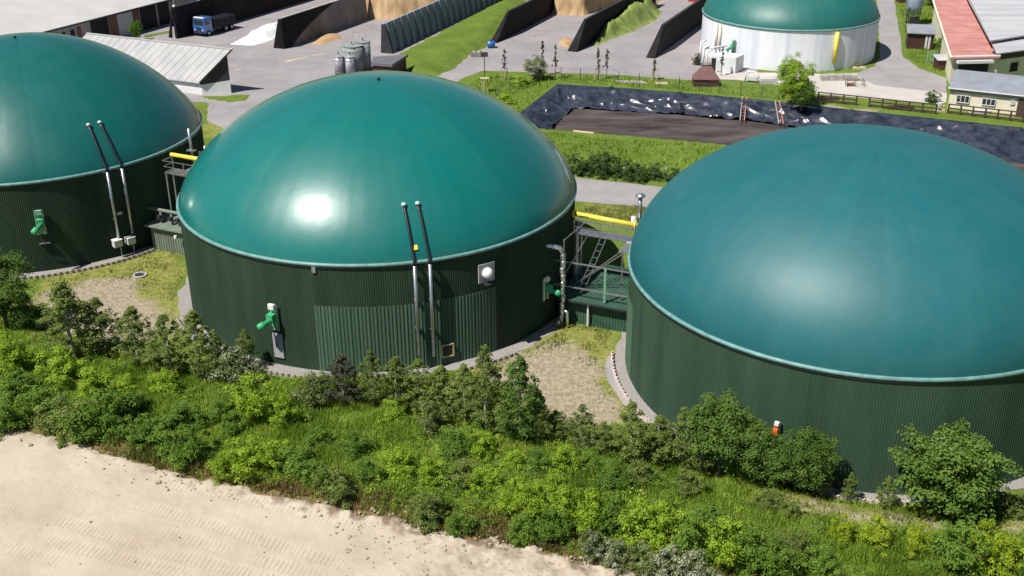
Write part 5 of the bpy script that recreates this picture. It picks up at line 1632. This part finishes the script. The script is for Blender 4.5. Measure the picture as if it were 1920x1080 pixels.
MB().abox(p.x + .1, p.x + 1.0, p.y + .1, p.y + .7, .02, .4).build('crate', m_brick, rk)
for i, (px, py, lb_) in enumerate(((1564, 130, 'pale slab lying at the foot of the yellow pipe'), (1610, 129, 'pale slab lying on the grass right of the yellow pipe'))):
    p = G(px, py); MB().abox(p.x - .9, p.x + .9, p.y - .4, p.y + .4, 0, .25).top('concrete_slab', m_palewood if i else m_yellow, lb_, 'slab')
p = G(1300, 4); MB().abox(p.x - .8, p.x + 1.0, p.y, p.y + 4, 0, 2.4).top('red_container', m_redpaint, 'red container peeking out at the top beside the black wall', 'container')
p = G(1632, 60)
# left of pond: sign, barrels, pallets
p = G(909, 150); sg = thing('notice_board', 'notice board on a thin post at the yard edge', 'sign', p)
MB().tube([p, p + Vector((0, 0, 3.6))], .06, 6).build('post', m_darkmetal, sg)
MB().box(p + Vector((0, -.06, 3.5)), (1, 0, 0), (0, 1, 0), (0, 0, 1), .95, .06, .65).build('board', m_fencewood, sg)
p = G(921, 90); br = thing('blue_barrel', 'blue plastic tank lying at the tip of the bunker wall', 'barrel', p)
MB().tube([p + Vector((-.6, 0, .55)), p + Vector((-.5, 0, .55)), p + Vector((.5, .2, .55)), p + Vector((.6, .2, .55))], [.35, .55, .55, .35], 14).build('body', m_blue, br, True)
MB().box(p + Vector((0, .1, 1.12)), (1, 0, 0), (0, 1, 0), (0, 0, 1), .3, .3, .12).build('cap', m_darkmetal, br)
p = G(893, 108); pr = thing('pallet_stack', 'grey stack of pallets at the yard edge beside the notice board', 'pallets', p)
for k in range(5):
    for j in range(3): MB().abox(p.x - .8, p.x + .8, p.y + j * .45, p.y + j * .45 + .25, .02 + k * .16, .05 + k * .16 + .06).build('slat', m_concrete, pr)
    for j in range(3): MB().abox(p.x - .75 + j * .65, p.x - .6 + j * .65, p.y, p.y + 1.1, .115 + k * .16, .165 + k * .16).build('block', m_fencewood, pr)
# ------------------------------------------------------------------ vegetation
def leaf_quads(P, N, size, tone, r, aspect=0.62):
    """P (n,3) leaf centres, N (n,3) facing; returns V, F, rnd"""
    n = len(P)
    t = r.normal(size=(n, 3))
    t -= N * (t * N).sum(1)[:, None]
    t /= np.linalg.norm(t, axis=1)[:, None] + 1e-9
    b = np.cross(N, t)
    s = (size * r.uniform(0.65, 1.35, n))[:, None] if np.isscalar(size) else (size * r.uniform(0.65, 1.35, n))[:, None]
    droop = N * s * 0.18
    V = np.stack([P - t * s * .5 - droop, P + b * s * aspect * .5, P + t * s * .5 - droop, P - b * s * aspect * .5], 1).reshape(-1, 3)
    F = np.arange(4 * n).reshape(n, 4)
    return V, F, np.clip(tone + r.normal(0, .13, n), 0.02, 0.98)

def crown_mesh(name, centres, rads, per, size, seed, upb=0.55, squash=0.8, tone_sd=0.12):
    r = np.random.default_rng(seed)
    n = len(centres)
    per = (np.asarray(per) * np.ones(n)).astype(int)
    ci = np.repeat(np.arange(n), per)
    d = r.normal(size=(len(ci), 3))
    d /= np.linalg.norm(d, axis=1)[:, None]
    d[:, 2] = np.where(d[:, 2] < -0.35, -d[:, 2], d[:, 2])
    rad = rads[ci] * r.uniform(0.25, 1.0, len(ci)) ** 0.5 * r.uniform(0.75, 1.2, len(ci))
    P = centres[ci] + d * rad[:, None] * np.array([1, 1, squash])
    N = d + np.array([0, 0, upb]) + r.normal(0, .35, (len(ci), 3))
    N /= np.linalg.norm(N, axis=1)[:, None]
    tone = np.clip(r.normal(.45, tone_sd, n), .1, .85)[ci]
    V, F, rn = leaf_quads(P, N, size, tone, r)
    V[:, 2] = np.maximum(V[:, 2], 0.0)
    return np_mesh(name, V, F, False, {'rnd': ('FACE', rn)})

def stems_mesh(name, tips, base_r, seed, r0=0.035, lean=0.25):
    mb = MB()
    rr = random.Random(seed)
    for tip in tips:
        b = Vector((rr.uniform(-1, 1) * base_r, rr.uniform(-1, 1) * base_r, -0.15))
        tip = Vector(tip)
        mid = b.lerp(tip, .5) + Vector((rr.uniform(-1, 1), rr.uniform(-1, 1), 0)) * lean * .3 * tip.z * .3
        mb.tube([b, mid, tip], [r0, r0 * .7, r0 * .25], 5, caps=False)
    return mb.mesh(name)

def shrub_variant(seed, w=2.2, h=1.9, clumps=58, per=80, leaf=0.105, skirt=0.04):
    r = np.random.default_rng(seed)
    u = r.normal(size=(clumps, 3)); u /= np.linalg.norm(u, axis=1)[:, None]
    u[:, 2] = np.abs(u[:, 2])
    q = r.uniform(.4, 1.0, clumps)[:, None]
    lob = 1 + 0.3 * np.sin(3 * np.arctan2(u[:, 1], u[:, 0]) + seed)[:, None]
    c = u * q * np.array([w / 2, w / 2, h * .86]) * np.concatenate([lob, lob, np.ones_like(lob)], 1)
    c[:, 2] += h * skirt
    rad = r.uniform(.06, .20, clumps) * w
    crown = crown_mesh('foliage', c, rad, per, leaf, seed)
    st = stems_mesh('stems', [tuple(c[i] * .9) for i in range(0, clumps, 5)], .12, seed)
    return crown, st, w, h

def birch_variant(seed, w=1.9, h=4.2, clumps=135, per=46, leaf=0.088, power=0.75, bark=None):
    r = np.random.default_rng(seed)
    t = r.uniform(0.10, 1.0, clumps) ** 0.85
    prof = np.clip(np.sin(np.pi * np.clip(t, 0, 1) ** power), 0, 1) ** .7 * .9 + .05
    prof = np.where(t > .85, prof * .6, prof)
    a = r.uniform(0, 2 * np.pi, clumps)
    q = r.uniform(.25, 1.0, clumps) * prof * w / 2
    c = np.stack([q * np.cos(a), q * np.sin(a), t * h * .97], 1)
    rad = r.uniform(.07, .15, clumps) * w * (1.2 - .55 * t)
    crown = crown_mesh('crown', c, rad, per, leaf, seed, upb=.25, squash=1.1, tone_sd=.10)
    mb = MB()
    mb.tube([(0, 0, -.2), (.03, .02, h * .35), (-.02, .04, h * .7), (0, 0, h * .98)], [.065, .05, .03, .008], 6, caps=False)
    rr = random.Random(seed)
    for k in range(14):
        i = rr.randrange(clumps); tip = c[i]
        mb.tube([(0, 0, max(.1, tip[2] - .5)), tuple(tip)], [.02, .006], 4, caps=False)
    return crown, mb.mesh('trunk'), w, h

def tree_variant(seed, w=3.6, h=4.4, clumps=150, per=95, leaf=0.125, low=0.12, squash=.8):
    r = np.random.default_rng(seed)
    u = r.normal(size=(clumps, 3)); u /= np.linalg.norm(u, axis=1)[:, None]
    q = r.uniform(.35, .9, clumps)[:, None] ** .7
    lob = 1 + .2 * np.sin(4 * np.arctan2(u[:, 1], u[:, 0]) + seed + 2 * u[:, 2])[:, None]
    c = u * q * lob * np.array([w / 2, w / 2, h * (.5 - low / 2)])
    c[:, 2] += h * (.5 + low / 2)
    rad = r.uniform(.09, .17, clumps) * w
    crown = crown_mesh('crown', c, rad, per, leaf, seed, squash=.8)
    mb = MB()
    mb.tube([(0, 0, -.2), (.05, 0, h * .3), (0, .05, h * .7)], [.13, .10, .04], 7, caps=False)
    rr = random.Random(seed)
    for k in range(16):
        tip = c[rr.randrange(clumps)] * .92
        mb.tube([(0, 0, h * rr.uniform(.1, .45)), tuple(Vector(tip) * .6 + Vector((0, 0, h * .1))), tuple(tip)], [.05, .03, .01], 5, caps=False)
    return crown, mb.mesh('trunk'), w, h

def column_variant(seed, w=.9, h=3.6):
    r = np.random.default_rng(seed)
    n = 26
    t = r.uniform(.38, 1, n)
    a = r.uniform(0, 6.28, n)
    q = r.uniform(.1, .9, n) * w / 2 * np.clip(1.25 - t, .15, 1)
    c = np.stack([q * np.cos(a), q * np.sin(a), t * h], 1)
    crown = crown_mesh('crown', c, r.uniform(.10, .2, n) * w, 16, .13, seed, upb=.2, squash=1.3)
    mb = MB(); mb.tube([(0, 0, -.1), (.02, 0, h * .5), (0, 0, h)], [.05, .035, .01], 6, caps=False)
    for k in range(8): mb.tube([(0, 0, c[k][2] - .35), tuple(c[k])], [.015, .006], 4, caps=False)
    return crown, mb.mesh('trunk'), w, h

_cache = {}
def variant(kind, mat, v):
    key = (kind, mat.name, v)
    if key not in _cache:
        s = 100 + v * 13 + sum(map(ord, kind))
        fn = dict(shrub=shrub_variant, birch=birch_variant, tree=tree_variant, column=column_variant)[kind]
        bk = ('geo', kind, v)
        if bk not in _cache: _cache[bk] = fn(s)
        cr, st, w_, h_ = _cache[bk]
        cr = cr.copy(); cr.materials.clear(); cr.materials.append(mat)
        if not st.materials: st.materials.append(m_birch if kind == 'birch' else m_bark)
        _cache[key] = (cr, st, w_, h_)
    return _cache[key]

def plant(name, kind, mat, px, yb, yt, wpx, label, cat, group, v=None, base=None):
    P = base or G(px, yb, 0.35 if yb > 560 else 0.0)
    z = gz1(P.x, P.y)
    h = max(.35, hz(P, yt) - z) if yt is not None else 1.0
    w_ = wpx / ppm(P) * (.95 if kind == 'birch' else 1)
    v = random.randrange(4) if v is None else v
    cr, st, w0, h0 = variant(kind, mat, v)
    o = thing(name, label, cat, (P.x, P.y, z - .04), group, random.uniform(0, 6.28))
    sc_ = (w_ / w0, w_ / w0, h / h0)
    a, b = ('crown', 'trunk') if kind != 'shrub' else ('foliage', 'stems')
    for nm, me in ((a, cr), (b, st)):
        c = bpy.data.objects.new(nm, me); C.objects.link(c); c.parent = o; c.scale = sc_
    return o

def row(name, kind, items, label, cat, group):
    """items (px, base row, top row, width, material); label gets the ordinal from the left"""
    items = sorted(items, key=lambda q: q[0])
    for i, q in enumerate(items):
        o_ = ORD[i] if i < len(ORD) else 'number %d' % (i + 1)
        o_ = 'leftmost' if i == 0 else ('rightmost' if i == len(items) - 1 else o_ + ' from the left')
        plant(name, kind, q[4], q[0], q[1], q[2], q[3], label.format(o=o_), cat, group)

lf_yel = leaf_mat('leaf_yellow', (0.130, 0.205, 0.010), (0.330, 0.440, 0.022), (0.500, 0.600, 0.060), trans=.42)
lf_mid = leaf_mat('leaf_mid', (0.045, 0.100, 0.014), (0.105, 0.200, 0.030), (0.205, 0.320, 0.060), trans=.42)
B_, O_, D_, Gn, Li, Pa, Fl = lf_olive, lf_olive, lf_deep, lf_green, lf_lime, lf_pale, lf_flower
plant('dark_tree', 'tree', lf_mid, 14, 615, 470, 104, 'dense dark green tree at the left edge before the left tank', 'tree', 'trees in front of the tanks', 0)
plant('dark_tree', 'tree', lf_mid, 58, 618, 566, 60, 'low dark green tree hugging the dense tree at the left edge', 'tree', 'trees in front of the tanks', 1)
row('young_birch', 'birch', [(140, 668, 526, 120, O_), (196, 660, 556, 84, O_), (262, 684, 572, 84, O_), (322, 702, 588, 90, O_), (376, 706, 580, 90, O_), (410, 706, 622, 70, O_), (465, 684, 616, 48, O_)],
    'olive young birch before the gap of left and middle tank, {o}', 'birch', 'young birches left')
row('young_birch', 'birch', [(700, 762, 655, 62, O_), (745, 768, 668, 80, O_), (788, 770, 672, 84, O_), (830, 775, 684, 76, O_), (872, 790, 680, 70, O_), (912, 812, 644, 88, lf_olive), (975, 832, 664, 100, lf_mid), (945, 815, 720, 80, lf_olive), (1008, 830, 728, 66, O_)],
    'olive young birch in the row before the middle tank, {o}', 'birch', 'young birches middle')
row('young_birch', 'birch', [(1042, 826, 768, 54, O_), (1090, 838, 756, 66, Pa), (1132, 848, 790, 60, O_), (1180, 868, 750, 82, O_), (1232, 870, 778, 90, O_), (1278, 878, 762, 80, O_), (1312, 890, 770, 72, O_)],
    'young birch in the row left of the right tank, {o}', 'birch', 'young birches right')
plant('spruce', 'birch', lf_conif, 647, 762, 662, 78, 'brownish dark conifer bush before the lighter cladding patch', 'conifer', None, 3)
row('leafy_tree', 'tree', [(1346, 896, 742, 112, lf_mid), (1398, 902, 786, 96, lf_mid), (1450, 910, 822, 90, lf_mid), (1508, 918, 800, 100, lf_mid)],
    'mid-green leafy tree in the clump before the right tank, {o}', 'tree', 'trees before the right tank')
plant('leafy_tree', 'tree', lf_mid, 1772, 962, 812, 176, 'big round leafy tree standing alone before the right tank', 'tree', 'trees before the right tank', 2)
row('sapling', 'birch', [(1540, 925, 862, 40, O_), (1592, 932, 884, 34, O_), (1660, 945, 892, 42, O_), (1875, 958, 922, 60, O_), (1910, 962, 926, 46, O_)],
    'thin sapling at the foot of the right tank, {o}', 'sapling', 'saplings at the right tank')
row('flowering_shrub', 'shrub', [(440, 712, 650, 90, Fl), (478, 716, 672, 50, Fl), (590, 760, 690, 76, Pa), (812, 806, 750, 66, Pa)],
    'pale flowering shrub near the middle tank, {o}', 'shrub', 'pale shrubs near the tanks')
row('lime_shrub', 'shrub', [(16, 705, 618, 84, Li), (112, 722, 650, 84, Li), (180, 738, 688, 70, Li), (314, 738, 690, 54, Li), (232, 735, 700, 50, Li), (474, 790, 698, 92, Li), (527, 800, 736, 58, Li), (740, 782, 742, 46, Li)],
    'bright lime shrub in the upper planted bank, {o}', 'shrub', 'lime shrubs upper bank')
row('green_shrub', 'shrub', [(42, 745, 690, 80, Gn), (128, 800, 735, 96, lf_olive), (20, 796, 742, 70, Gn), (172, 812, 752, 90, Gn), (220, 798, 722, 96, Gn), (248, 778, 730, 60, Gn), (262, 822, 772, 70, Gn), (300, 830, 780, 70, Gn), (418, 790, 735, 60, Gn), (440, 815, 770, 54, Gn), (352, 800, 752, 80, Gn), (80, 770, 720, 70, Gn)],
    'green shrub at the left end of the planted bank, {o}', 'shrub', 'green shrubs left bank')
row('green_shrub', 'shrub', [(352, 856, 790, 80, Gn), (430, 888, 838, 64, Li), (466, 880, 818, 86, Li), (515, 872, 822, 70, Li), (560, 885, 835, 80, Gn), (592, 905, 858, 56, Gn), (632, 926, 872, 76, O_), (690, 900, 858, 60, Gn), (668, 850, 806, 70, Gn), (600, 840, 800, 60, Gn), (750, 892, 836, 74, Li), (812, 905, 858, 66, Li), (868, 912, 862, 70, O_), (905, 920, 872, 62, Li), (800, 972, 920, 78, O_), (862, 990, 956, 56, Gn)],
    'shrub in the lower middle of the planted bank, {o}', 'shrub', 'shrubs lower bank')
row('green_shrub', 'shrub', [(856, 856, 792, 74, Gn), (902, 856, 806, 72, Li), (1062, 882, 832, 60, Li), (1110, 880, 846, 54, Gn), (900, 790, 740, 60, Gn), (1010, 880, 842, 60, Gn), (1150, 910, 868, 74, Gn), (1200, 905, 862, 60, O_), (960, 880, 845, 50, Li), (1290, 925, 885, 70, O_)],
    'round shrub below the birch row in mid bank, {o}', 'shrub', 'shrubs mid bank')
row('thicket_shrub', 'shrub', [(962, 966, 890, 66, Li), (1006, 968, 898, 72, Li), (1052, 980, 905, 76, Li), (1104, 992, 912, 86, Li), (1152, 1004, 922, 80, Gn), (1200, 1016, 930, 88, Li), (1252, 1028, 940, 90, Li), (1304, 1044, 950, 92, Gn), (1354, 1058, 968, 90, Li), (1405, 1068, 980, 86, Gn), (1448, 1078, 998, 80, Gn), (985, 1005, 962, 70, Gn), (1035, 1005, 950, 70, Gn), (1226, 985, 925, 80, Gn), (1330, 1000, 942, 80, Gn)],
    'lush shrub in the dense thicket by the sand, {o}', 'shrub', 'thicket shrubs by the sand')
row('flowering_shrub', 'shrub', [(1108, 1036, 988, 52, Fl), (1150, 1056, 1006, 56, Fl), (1204, 1068, 1012, 64, Pa), (1252, 1080, 1018, 70, Fl), (1304, 1094, 1026, 76, Fl)],
    'white-flecked shrub on the sand side of the thicket, {o}', 'shrub', 'white-flecked shrubs')
row('lime_shrub', 'shrub', [(1580, 1014, 958, 42, lf_yel), (1636, 1024, 962, 58, lf_yel), (1717, 1040, 968, 42, lf_yel), (1842, 1058, 966, 70, lf_yel), (1884, 1074, 1000, 68, lf_yel)],
    'yellow-green shrub in the lower right grass, {o}', 'shrub', 'yellow-green shrubs lower right')
row('green_shrub', 'shrub', [(1788, 1068, 976, 94, Gn), (1912, 1080, 1010, 60, Gn), (1540, 1070, 1020, 70, Gn), (1490, 1040, 985, 60, O_), (1440, 950, 918, 60, O_), (1480, 968, 940, 44, O_)],
    'green shrub in the lower right grass, {o}', 'shrub', 'green shrubs lower right')
# background plants
row('hedge_bush', 'shrub', [(1080, 326, 282, 48, D_), (1112, 326, 284, 40, D_), (1132, 330, 278, 48, D_), (1155, 332, 290, 36, D_), (1180, 336, 296, 40, D_), (1200, 340, 302, 36, D_), (1226, 334, 300, 36, D_), (1262, 342, 312, 44, D_), (1298, 342, 314, 36, D_)],
    'dark hedge bush along the road behind the tanks, {o}', 'bush', 'hedge bushes')
plant('blossoming_bush', 'tree', lf_flower, 1004, 150, 106, 46, 'cream-blossomed bush at the corner of the basin', 'bush', None, 1)
plant('leafy_tree', 'tree', lf_lime, 1484, 200, 106, 66, 'bright leafy tree between the white tank and the basin', 'tree', 'background trees', 1)
plant('leafy_tree', 'tree', lf_green, 1502, 204, 148, 52, 'darker green tree beside the wooden fence end', 'tree', 'background trees', 3)
plant('leafy_tree', 'tree', lf_green, 257, 77, 38, 24, 'single small tree in front of the barn doors', 'tree', 'background trees', 0)
plant('green_bush', 'shrub', lf_green, 1764, 98, 58, 22, 'green bush between the brown hut and the red roof', 'bush', None, 0)
plant('green_bush', 'shrub', lf_deep, 1748, 10, -10, 24, 'dark bush at the top edge near the red roof', 'bush', None, 1)
plant('green_bush', 'shrub', lf_deep, 1634, 104, 86, 18, 'dark bush in the shade right of the white tank', 'bush', None, 2)
plant('green_bush', 'shrub', lf_olive, 1592, 126, 110, 30, 'olive weeds growing at the foot of the white tank', 'bush', None, 3)
plant('green_bush', 'shrub', lf_lime, 945, 192, 174, 40, 'bright green weeds on the bank behind the middle dome', 'bush', None, 0)
plant('green_bush', 'shrub', lf_lime, 980, 158, 140, 40, 'low green shrub left of the blossoming bush', 'bush', None, 1)
plant('green_bush', 'shrub', lf_deep, 1748, 192, 166, 26, 'dark bush at the corner of the cream house', 'bush', None, 2)
plant('green_bush', 'shrub', lf_sapl, 1306, 122, 96, 16, 'grey-green bush at the left foot of the white tank', 'bush', None, 3)
for i, (px, yb, yt, lb) in enumerate(((946, 150, 92, 'staked columnar sapling left of the blossoming bush'), (1017, 142, 78, 'columnar sapling rising behind the blossoming bush'), (1041, 148, 82, 'columnar sapling right of the blossoming bush'), (1121, 150, 90, 'columnar sapling, left one of the close pair on the lawn'), (1137, 148, 92, 'columnar sapling, right one of the close pair on the lawn'), (1226, 150, 112, 'short staked sapling near the tip of the black wall'), (1352, 142, 86, 'thin sapling in front of the white valve house'))):
    o = plant('column_sapling', 'column', lf_sapl, px, yb, yt, 15, lb, 'sapling', 'columnar saplings on the lawn', i % 4)
    if i in (0, 5, 3):
        for k in range(3):
            an = k * 2.09 + .4
            MB().tube([(.45 * math.cos(an), .45 * math.sin(an), 0), (.42 * math.cos(an), .42 * math.sin(an), 1.7)], .06, 6).build('stake', m_palewood, o, local=True)
p = G(909, 172); st_ = thing('tree_stakes', 'three pale tree stakes joined by a board', 'stakes', p)
for k in range(3):
    an = k * 2.09 + .4
    MB().tube([p + Vector((.45 * math.cos(an), .45 * math.sin(an), 0)), p + Vector((.42 * math.cos(an), .42 * math.sin(an), 1.8))], .07, 6).build('stake', m_palewood, st_)
MB().box(p + Vector((0, 0, 1.8)), (1, 0, 0), (0, 1, 0), (0, 0, 1), 1.1, .7, .08).build('board', m_palewood, st_)

# tall grass and weeds: nobody could count them
def scatter(poly, n, seed):
    r = np.random.default_rng(seed)
    P = np.array(poly)
    lo, hi = P.min(0), P.max(0)
    out = np.zeros((0, 2))
    while len(out) < n:
        q = r.uniform(lo, hi, (n * 2, 2))
        out = np.concatenate([out, q[sdf(poly, q[:, 0], q[:, 1]) > 0]])
    return out[:n]
VIEW = pxpoly([(-60, 570), (1980, 900), (1980, 1110), (1200, 1110), (-60, 830)])
def clear_of_tanks(q, m):
    k = np.ones(len(q), bool)
    for T in (TANK[1], TANK[2], TANK[3]):
        k &= np.hypot(q[:, 0] - T['c'][0], q[:, 1] - T['c'][1]) > T['R'] + m
    return k
def grass_object(name, label, q, hmin, hmax, wid, m, seed, zf=None, tone_shift=0.0):
    r = np.random.default_rng(seed)
    n = len(q)
    big = fbm(q[:, 0] / 4.5, q[:, 1] / 4.5, seed, 3)
    sm = fbm(q[:, 0] / 1.1, q[:, 1] / 1.1, seed + 3, 2)
    h = (hmin + (hmax - hmin) * sstep(.25, .75, sm)) * r.uniform(.6, 1.25, n)
    z = gz(q[:, 0], q[:, 1]) if zf is None else zf(q)
    a = r.uniform(0, 2 * np.pi, n)
    dx, dy = np.cos(a), np.sin(a)
    w_ = wid * r.uniform(.7, 1.4, n)
    b2 = r.uniform(0, 2 * np.pi, n); ln = r.uniform(.1, .6, n) * h
    base = np.stack([q[:, 0], q[:, 1], z - .03], 1)
    side = np.stack([dx * w_ / 2, dy * w_ / 2, np.zeros(n)], 1)
    tip = base + np.stack([np.cos(b2) * ln, np.sin(b2) * ln, h], 1)
    V = np.stack([base - side, base + side, tip], 1).reshape(-1, 3)
    tone = np.clip((big - .5) * 1.5 + .45 + r.normal(0, .13, n) + tone_shift, .02, .98)
    me = np_mesh(name, V, np.arange(3 * n).reshape(n, 3), False, {'rnd': ('FACE', tone)})
    return tag(link_mesh(name, me, m), label, 'grass', kind='stuff')
m_gr = leaf_mat('grass_blades', (0.120, 0.210, 0.020), (0.250, 0.370, 0.040), (0.380, 0.500, 0.085), trans=.45, rough=.7)
m_gr_dry = leaf_mat('dry_grass_blades', (0.085, 0.110, 0.022), (0.190, 0.215, 0.050), (0.360, 0.340, 0.120), trans=.25, rough=.8)
m_gr_red = leaf_mat('reddish_grass_blades', (0.080, 0.080, 0.020), (0.165, 0.135, 0.042), (0.270, 0.190, 0.080), trans=.25, rough=.8)
q = np.concatenate([scatter(STRIP, 330000, 5), scatter([(p.x, p.y) for p in SAND_EDGE[1:16]] + [(p.x + sn.x * .8, p.y + sn.y * .8) for p in reversed(SAND_EDGE[1:16])], 5000, 6)])
q = q[(sdf(VIEW, q[:, 0], q[:, 1]) > -2) & clear_of_tanks(q, 1.3)]
cov = np.zeros(len(q))
for pz in DIRT + DRY[:2]: cov = np.maximum(cov, sstep(-.3, 1.2, sdf(pz, q[:, 0], q[:, 1])))
for pz in (DRY[4], DIRT[2]): cov = np.maximum(cov, sstep(-.5, .3, sdf(pz, q[:, 0], q[:, 1]) + .8 * (fbm(q[:, 0] / 1.2, q[:, 1] / 1.2, 77, 2) - .5)) * 1.12)
dsd = -sdf(SAND, q[:, 0], q[:, 1])
keep = (np.random.default_rng(1).random(len(q)) > cov * .86) & (dsd > -.55 + 1.0 * fbm(q[:, 0] / .7, q[:, 1] / .7, 19, 2))
q, dsd = q[keep], dsd[keep]
edge_ = np.random.default_rng(2).random(len(q)) < sstep(2.2, .5, dsd + 1.5 * (fbm(q[:, 0] / 3, q[:, 1] / 3, 9, 2) - .5)) * .8
grass_object('tall_grass', 'lush tall green grass covering the planted bank', q[~edge_], .15, .55, .085, m_gr, 71)
grass_object('edge_grass', 'reddish brown grass along the edge of the sand', q[edge_], .15, .5, .07, m_gr_red, 72)
q = np.concatenate([scatter(pz, 9000, 80 + i) for i, pz in enumerate(DRY[:2])] + [scatter(DRY[4], 2500, 90), scatter(DRY[2], 3000, 91)])
cov = np.zeros(len(q))
for pz in DIRT: cov = np.maximum(cov, sstep(-.5, 1.5, sdf(pz, q[:, 0], q[:, 1])))
q = q[(np.random.default_rng(3).random(len(q)) > cov * .9) & clear_of_tanks(q, 1.4)]
grass_object('dry_grass', 'short dry yellow grass around the bare patches between the tanks', q, .08, .28, .07, m_gr_dry, 73)
GREENB = [pxpoly([(1010, 246), (1350, 276), (1300, 345), (1090, 332), (1050, 290)]), pxpoly([(880, 160), (905, 140), (1040, 142), (1036, 158), (975, 212), (930, 190)]), pxpoly([(1052, 142), (1290, 153), (1460, 168), (1460, 186), (1180, 164), (1052, 155)]), pxpoly([(1640, 115), (1560, 135), (1500, 134), (1632, 100)]), pxpoly([(1700, 105), (1695, 60), (1685, 0), (1745, 0), (1770, 90), (1780, 130), (1770, 143), (1725, 124)])]
q = np.concatenate([scatter(pz, int(abs(sum(pz[i][0] * pz[(i + 1) % len(pz)][1] - pz[(i + 1) % len(pz)][0] * pz[i][1] for i in range(len(pz)))) / 2 * 11), 60 + i) for i, pz in enumerate(GREENB)])
grass_object('meadow_grass', 'rough green meadow grass around the basin and the far road', q, .15, .5, .16, m_gr, 74)

# broad-leaved weeds between the shrubs
r = np.random.default_rng(12)
q = scatter(STRIP, 6000, 15)
q = q[(sdf(VIEW, q[:, 0], q[:, 1]) > -1) & clear_of_tanks(q, 1.6) & (-sdf(SAND, q[:, 0], q[:, 1]) > .7)]
wn = fbm(q[:, 0] / 3.5, q[:, 1] / 3.5, 55, 3)
LAWN = pxpoly([(1380, 935), (1980, 960), (1980, 1110), (1560, 1110), (1440, 1000)])
q_on = np.maximum(sdf(DRY[4], q[:, 0], q[:, 1]), sdf(DIRT[2], q[:, 0], q[:, 1])) < -.2
q = q[(wn > .42) & q_on & ((sdf(LAWN, q[:, 0], q[:, 1]) < 0) | (r.random(len(q)) < .12))]
cz_ = gz(q[:, 0], q[:, 1])
rad = r.uniform(.15, .5, len(q))
cen_ = np.stack([q[:, 0], q[:, 1], cz_ + rad * .5 + .1], 1)
half = r.random(len(q))
for nm, lb, mk, m in (('leafy_weeds', 'bright leafy weeds mixed through the planted bank', half < .36, lf_lime), ('dark_weeds', 'darker green leafy weeds mixed through the planted bank', (half >= .36) & (half < .78), lf_green), ('olive_weeds', 'dull olive weeds mixed through the planted bank', half >= .78, lf_olive)):
    me = crown_mesh(nm, cen_[mk], rad[mk], 30, .115, 33, tone_sd=.16)
    tag(link_mesh(nm, me, m), lb, 'weeds', kind='stuff')
